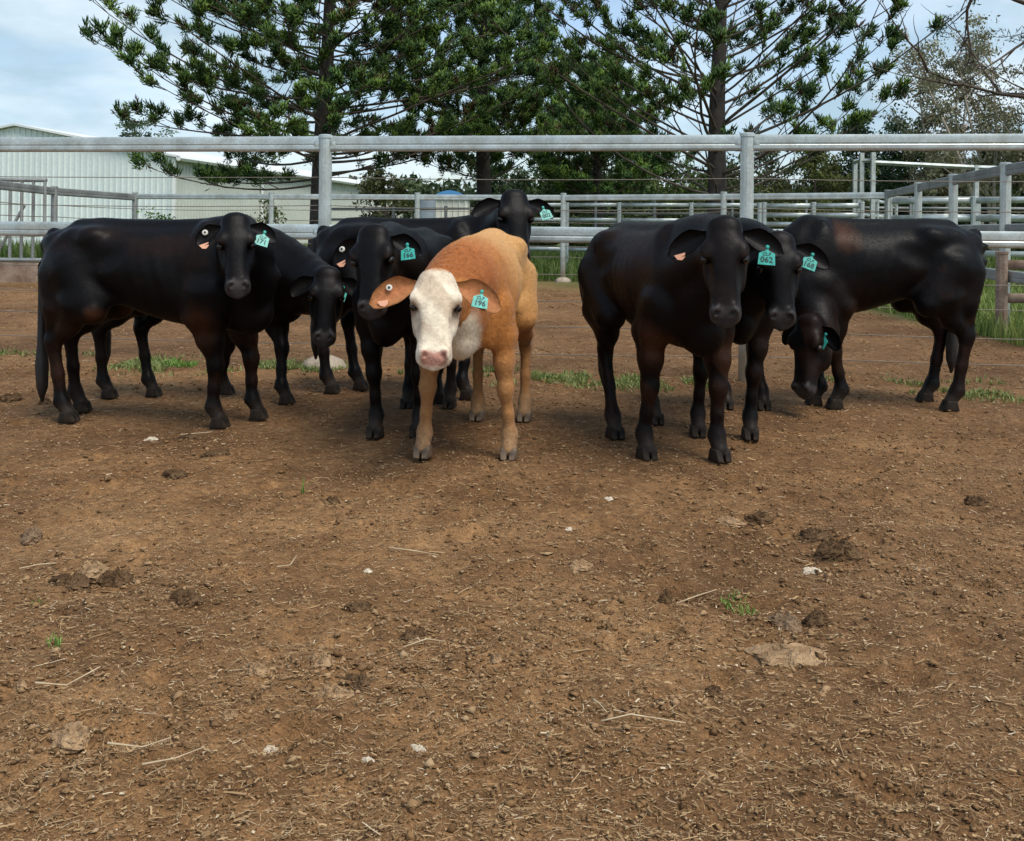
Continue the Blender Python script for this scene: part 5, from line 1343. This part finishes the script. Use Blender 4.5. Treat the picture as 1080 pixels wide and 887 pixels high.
def make_cow(name, label, root, heading, scale, feet_w, poll, muzzle, face_to=None, style=None, tagtxt=None, tag_tilt=0.0,
             button=False, pink=False, fat=1.0, hs=1.0, ears=(0.0, 0.0), ear_len=0.19, tail=((-0.02, 0.0), 0.5), group='cattle standing in the yard',
             tag_u=0.55, tag_drop=0.0, lg=0.87, hw=0.83, drop=0.0):
    """root, feet_w, poll, muzzle, face_to in world metres; heading = unit direction in plan"""
    style = style or dict(tan=False)
    ang = math.atan2(heading[1], heading[0])
    root = Vector((root[0], root[1], 0))
    R = Matrix.Rotation(ang, 3, 'Z'); Ri = R.inverted()
    loc = lambda p: np.array(Ri @ (Vector(p) - root)) / scale
    feet = {k: loc(v)[:2] for k, v in feet_w.items()}
    pl, mz = loc(poll), loc(muzzle)
    ax = mz - pl; ax /= np.linalg.norm(ax)
    tgt = loc(face_to if face_to is not None else (0, 0, CAM_H))
    nr = tgt - pl; nr = nr - ax * (nr @ ax); nr /= np.linalg.norm(nr)
    hp = pl + ax * 0.055 * hs - nr * 0.0
    V, Q, H = cow_body(feet, hp, ax, nr, fat=fat, hs=hs, lg=lg, hw=1.0 if style['tan'] else hw, drop=drop)
    col = coat_colors(V, H, style)
    if style['tan']:      # loose folds of skin across the bent neck
        q0 = np.array([0.36, 0, 1.0]); nd = H['pt'](0, 0, -0.05) - q0; ln_ = np.linalg.norm(nd); nd /= ln_
        sN = (V - q0) @ nd; off = np.linalg.norm(V - q0 - sN[:, None] * nd, axis=1)
        wgt = sstep(0.02, 0.12, sN) * sstep(ln_, ln_ - 0.10, sN) * sstep(0.20, 0.12, off)
        V = V + np.array([0, 0, 1.0]) * (wgt * 0.006 * np.sin(sN * 2 * math.pi / 0.038 + 2 * V[:, 1] / 0.06))[:, None]
    root_o = empty(name, root, ang)
    tag(root_o, label, 'calf' if style['tan'] else 'cow', group)
    mcoat = M_coat_tan if style['tan'] else M_coat
    me = mesh_from('body', V * scale, Q, True)
    at = me.color_attributes.new('coat', 'FLOAT_COLOR', 'POINT')
    at.data.foreach_set('color', np.concatenate([col, np.ones((len(col), 1))], 1).astype(np.float32).ravel())
    add_obj('body', me, mcoat, root_o)
    hair(root_o, V, Q, H, col, scale, style)
    # hooves
    for k, co in H['joints'].items():
        o = add_obj('hoof', HOOF, None, root_o)
        if not HOOF.materials: HOOF.materials.append(M_hoof_dark)
        o.location = (co[0] * scale, co[1] * scale, 0.0)
        o.scale = (scale * 0.90, scale * 1.10, scale * 1.12)
        if style['tan']:
            o.material_slots[0].link = 'OBJECT'; o.material_slots[0].material = M_hoof_tan
    pt = lambda t, s, f: Vector(H['pt'](t, s, f)) * scale
    a, n, s = Vector(H['a']), Vector(H['n']), Vector(H['s'])
    sc = scale * hs
    # eyes
    for q in (1, -1):
        mb = MB(); mb.lathe([(0.002, -0.021), (0.012, -0.018), (0.018, -0.0105), (0.021, 0.0), (0.018, 0.0105), (0.012, 0.018), (0.002, 0.021)], n=16)
        o = mb.build('eye', M_eye, root_o, smooth=True)
        ek = 0.86 if style['tan'] else 0.92
        o.matrix_local = frame_matrix(pt(0.345, q * 0.0955, 0.018), a * sc * ek, s * sc * ek, n * sc * ek)
        mb = MB()          # upper lid: a hood over the top of the eyeball (-x is up the face)
        nl, ml = 12, 6; R_ = 0.0232
        vs = [Vector((-R_ * math.cos(th), R_ * math.sin(th) * math.cos(ph), R_ * math.sin(th) * math.sin(ph))) for th in [math.radians(4 + 80 * i / (ml - 1)) for i in range(ml)] for ph in [2 * math.pi * j / nl for j in range(nl)]]
        mb.add(vs, [(i * nl + j, i * nl + (j + 1) % nl, (i + 1) * nl + (j + 1) % nl, (i + 1) * nl + j) for i in range(ml - 1) for j in range(nl)])
        mb.build('eyelid', M_lid_tan if style['tan'] else M_lid, o, smooth=True)
    # ears, tag, buttons
    for q in (1, -1):
        dr = ears[0 if q > 0 else 1]
        e = (s * q * 1.0 - Vector((0, 0, 1)) * dr + a * 0.12 - n * 0.10).normalized()
        m = (n - e * n.dot(e)).normalized()
        m = (m + Vector((0, 0, -0.18))); m = (m - e * m.dot(e)).normalized()
        up = m.cross(e) if q > 0 else e.cross(m)
        if up.dot(a) > 0: up = -up
        base = pt(0.03, q * 0.078, -0.012)
        vs, fs = ear_mesh(base, e, m, up, L=ear_len * sc, Wd=(0.062 if style['tan'] else 0.047) * sc, thick=0.014 * sc)
        mb = MB(); mb.add(vs, fs)
        eo = mb.build('ear', mcoat, root_o, smooth=True)
        em = eo.data
        if style['tan']:
            ec = np.tile(np.array([0.34, 0.14, 0.05, 1.0]), (len(em.vertices), 1))
            k = len(vs) // 2
            jj = np.arange(k) % 9; uu = (np.arange(k) // 9) / 11
            inner = np.clip(1 - np.abs(jj - 4) / 3.2, 0, 1) * sstep(0.1, 0.3, uu) * sstep(1.0, 0.75, uu)
            ec[:k, :3] = ec[:k, :3] * (1 - inner[:, None] * 0.8) + np.array([0.46, 0.17, 0.07]) * inner[:, None] * 0.8
        else:
            ec = np.tile(np.array([0.0045, 0.0036, 0.0036, 1.0]), (len(em.vertices), 1))
        eat = em.color_attributes.new('coat', 'FLOAT_COLOR', 'POINT')
        eat.data.foreach_set('color', ec.astype(np.float32).ravel())
        if q > 0 and tagtxt:
            tp = base + e * (tag_u * ear_len * sc) - up * (0.012 * sc + tag_drop) + m * 0.020 * sc
            # plate hangs from its stud: x along the ear (towards viewer's right), y up
            z = (m * 0.8 + n * 0.4).normalized()
            ux = (e - z * e.dot(z)).normalized()
            uy = z.cross(ux)
            if uy.z < 0: uy = -uy; ux = uy.cross(z)
            ct, stt = math.cos(tag_tilt), math.sin(tag_tilt)
            ux, uy = ux * ct + uy * stt, uy * ct - ux * stt
            out = [(-0.0042, 0.0), (0.0042, 0.0), (0.007, -0.014), (0.034, -0.026), (0.037, -0.078), (-0.037, -0.078), (-0.034, -0.026), (-0.007, -0.014)]
            nn = len(out); th = 0.0022
            vs = [(px_, py_, zz + 0.10 * max(0, -py_ - 0.02) ** 1) for zz in (0, th) for px_, py_ in out]
            fs = [tuple(reversed(range(nn))), tuple(range(nn, 2 * nn))] + [(i, (i + 1) % nn, nn + (i + 1) % nn, nn + i) for i in range(nn)]
            mb = MB(); mb.add(vs, fs)
            mb.lathe([(0.009, 0.0015), (0.009, 0.004), (0.005, 0.007)], (0, 0.002, 0), 10)
            to = mb.build('ear_tag', M_tag, root_o)
            to.matrix_local = frame_matrix(tp, ux * scale * 0.92, uy * scale * 0.92, z * scale)
            for ln, (txt, size, yy) in enumerate(((tagtxt[0], 0.021, -0.030), (tagtxt[1], 0.036, -0.056))):
                if not txt: continue
                lo_ = add_obj('lettering', text_mesh(txt, size), M_ink, to)
                lo_.location = (0, yy, th + 0.0010 + 0.10 * max(0, -yy - 0.02))
                lo_.rotation_euler = (math.atan(-0.10), 0, 0)
        if q < 0 and button:
            bp = base + e * (0.58 * ear_len * sc) + up * 0.004 + m * 0.012 * sc
            mb = MB(); mb.lathe([(0.014, 0.0), (0.014, 0.005), (0.011, 0.008), (0.006, 0.008)], n=16)
            bo = mb.build('ear_button', M_button, root_o, smooth=False)
            bo.matrix_local = frame_matrix(bp, e * scale, m.cross(e) * scale, m * scale)
            mb = MB(); mb.lathe([(0.006, 0.0082), (0.006, 0.0098), (0.004, 0.0104)], n=12)
            mb.build('button_centre', M_buttonmid, bo)
        if q < 0 and pink:
            bp = base + e * (0.72 * ear_len * sc) - up * (0.064 * sc) + m * 0.014 * sc
            mb = MB()
            ol = [(-0.024, 0.012), (0.022, 0.014), (0.018, -0.004), (0.004, -0.014), (-0.014, -0.008)]
            mb.add([(x_, y_, z_) for z_ in (0, 0.003) for x_, y_ in ol],
                   [(4, 3, 2, 1, 0), (5, 6, 7, 8, 9)] + [(i, (i + 1) % 5, 5 + (i + 1) % 5, 5 + i) for i in range(5)])
            bo = mb.build('ear_flap', M_pink, root_o)
            uy = up * (1 if up.z > 0 else -1)
            bo.matrix_local = frame_matrix(bp, uy.cross(m) * scale, uy * scale, m * scale)
    # tail
    (tx, ty), tl = tail
    pts = [(-0.615, 0, 0.975), (-0.655, 0, 0.93), (-0.655 + tx * .4, ty * .4, 0.82), (-0.640 + tx * .8, ty * .8, 0.66),
           (-0.632 + tx, ty, 0.98 - tl + 0.02), (-0.628 + tx, ty, 0.88 - tl), (-0.625 + tx, ty, 0.76 - tl), (-0.625 + tx, ty, 0.68 - tl)]
    mb = MB(); mb.tube([Vector(p) * scale for p in pts], [r_ * scale for r_ in (0.035, 0.03, 0.024, 0.02, 0.022, 0.036, 0.030, 0.006)], 9)
    mb.build('tail', M_tail_tan if style['tan'] else M_tail, root_o, smooth=True)
    return root_o

def feet_px(fl, fr, hl, hr): return dict(fl=G(*fl), fr=G(*fr), hl=G(*hl), hr=G(*hr))
BL = lambda **k: dict(tan=False, **k)

def build_cattle():
    # brown calf with the white face
    make_cow('calf', 'tan calf with a white face, head lowered towards the camera', (-0.150, 4.86), (-0.145, -0.99), 0.98,
             feet_px((537, 484), (446, 482), (553, 444), (503, 443)),
             W(461, 287, 4.10), W(457, 392, 3.90), style=dict(tan=True), tagtxt=('CLP', '196'), button=True, pink=True,
             hs=0.95, ears=(0.02, 0.0), ear_len=0.225, drop=0.065, fat=0.98, tail=((0, 0), 0.5), tag_drop=-0.01, lg=0.84)
    make_cow('cow', 'black cow standing side-on at the far left, head turned to the camera', (-1.885, 5.27), (0.985, -0.15), 1.01,
             feet_px((270, 442), (229, 451), (84, 434), (70, 445)),
             W(248, 228, 4.84), W(251, 308, 4.66), style=BL(brown=0.6, patch=[(0.30, 0.52, 0.10, (0.045, 0.016, 0.007)), (-0.25, 0.57, 0.05, (0.06, 0.022, 0.010))]), tagtxt=('CLP', '171'), tag_tilt=-0.12,
             button=True, pink=True, ears=(0.10, 0.12), ear_len=0.15, hs=0.95, hw=0.80, tail=((-0.055, 0.02), 0.60))
    make_cow('cow', 'black cow with lowered head, half hidden behind the far left cow', (-1.86, 5.98), (0.99, -0.12), 0.98,
             feet_px((300, 426), (237, 416), (160, 418), (113, 420)),
             W(346, 283, 5.42), W(342, 356, 5.28), style=BL(brown=0.2), tagtxt=('CLP', '182'), ears=(0.22, 0.22), ear_len=0.16, tag_u=0.22, tag_drop=0.02)
    make_cow('cow', 'black cow facing the camera just left of the tan calf', (-0.545, 5.30), (-0.13, -0.99), 0.98,
             feet_px((441, 460), (396, 461), (474, 430), (430, 430)),
             W(396, 240, 4.54), W(392, 324, 4.38), style=BL(brown=0.25), tagtxt=('CLP', '166'), tag_tilt=0.30, button=True, pink=True,
             ears=(0.10, 0.20), ear_len=0.165, hw=0.88, face_to=(-1.3, 0, 1.0))
    make_cow('cow', 'black cow with raised head looking over the back of the tan calf', (-0.62, 6.30), (0.975, -0.22), 1.04,
             feet_px((490, 421), (462, 425), (378, 411), (348, 415)),
             W(541, 203, 5.84), W(547, 272, 5.66), style=BL(brown=0.15), tagtxt=('CLP', '002'), tag_tilt=0.45, ears=(0.0, 0.0), ear_len=0.18, hw=0.90, face_to=(1.2, 0, 1.0))
    make_cow('cow', 'brownish-black cow facing the camera, foremost on the right side', (0.71, 4.88), (0.29, -0.957), 1.02,
             feet_px((758, 486), (681, 484), (690, 447), (648, 462)),
             W(764, 231, 4.10), W(765, 340, 3.95), style=BL(base=(0.0056, 0.0034, 0.0030), brown=0.85, patch=[(0.38, 0.52, 0.08, (0.05, 0.018, 0.008)), (0.1, 0.85, 0.25, (0.013, 0.006, 0.004))]),
             tagtxt=('CLP', '062'), tag_tilt=0.10, pink=True, ears=(0.05, 0.08), ear_len=0.18, hs=1.0, tag_u=0.62, tag_drop=0.022, lg=0.90, hw=0.80)
    make_cow('cow', 'black cow peering out behind the foremost right-hand cow', (1.17, 5.42), (-0.06, -0.998), 1.02,
             feet_px((791, 463), (736, 460), (805, 432), (766, 431)),
             W(820, 247, 4.62), W(824, 338, 4.46), style=BL(brown=0.3), tagtxt=('CLP', '168'), tag_tilt=-0.15, ears=(0.10, 0.10), ear_len=0.175, tag_u=0.5, hw=0.85, face_to=(0.5, 0, 0.9))
    make_cow('cow', 'black cow at far right, grazing with its nose to the ground', (2.17, 5.98), (-1.0, -0.02), 1.06,
             feet_px((883, 431), (861, 427), (1004, 433), (978, 424)),
             W(856, 332, 5.66), W(846, 420, 5.58), face_to=(0.2, 4.4, 0.5), style=BL(brown=0.35, patch=[(0.17, 0.97, 0.10, (0.085, 0.030, 0.011)), (0.12, 0.53, 0.1, (0.035, 0.014, 0.007))]),
             tagtxt=('', '101'), tag_tilt=0.0, ears=(0.45, 0.3), ear_len=0.15, tag_u=0.3, tail=((0.10, -0.10), 0.5))
build_cattle()
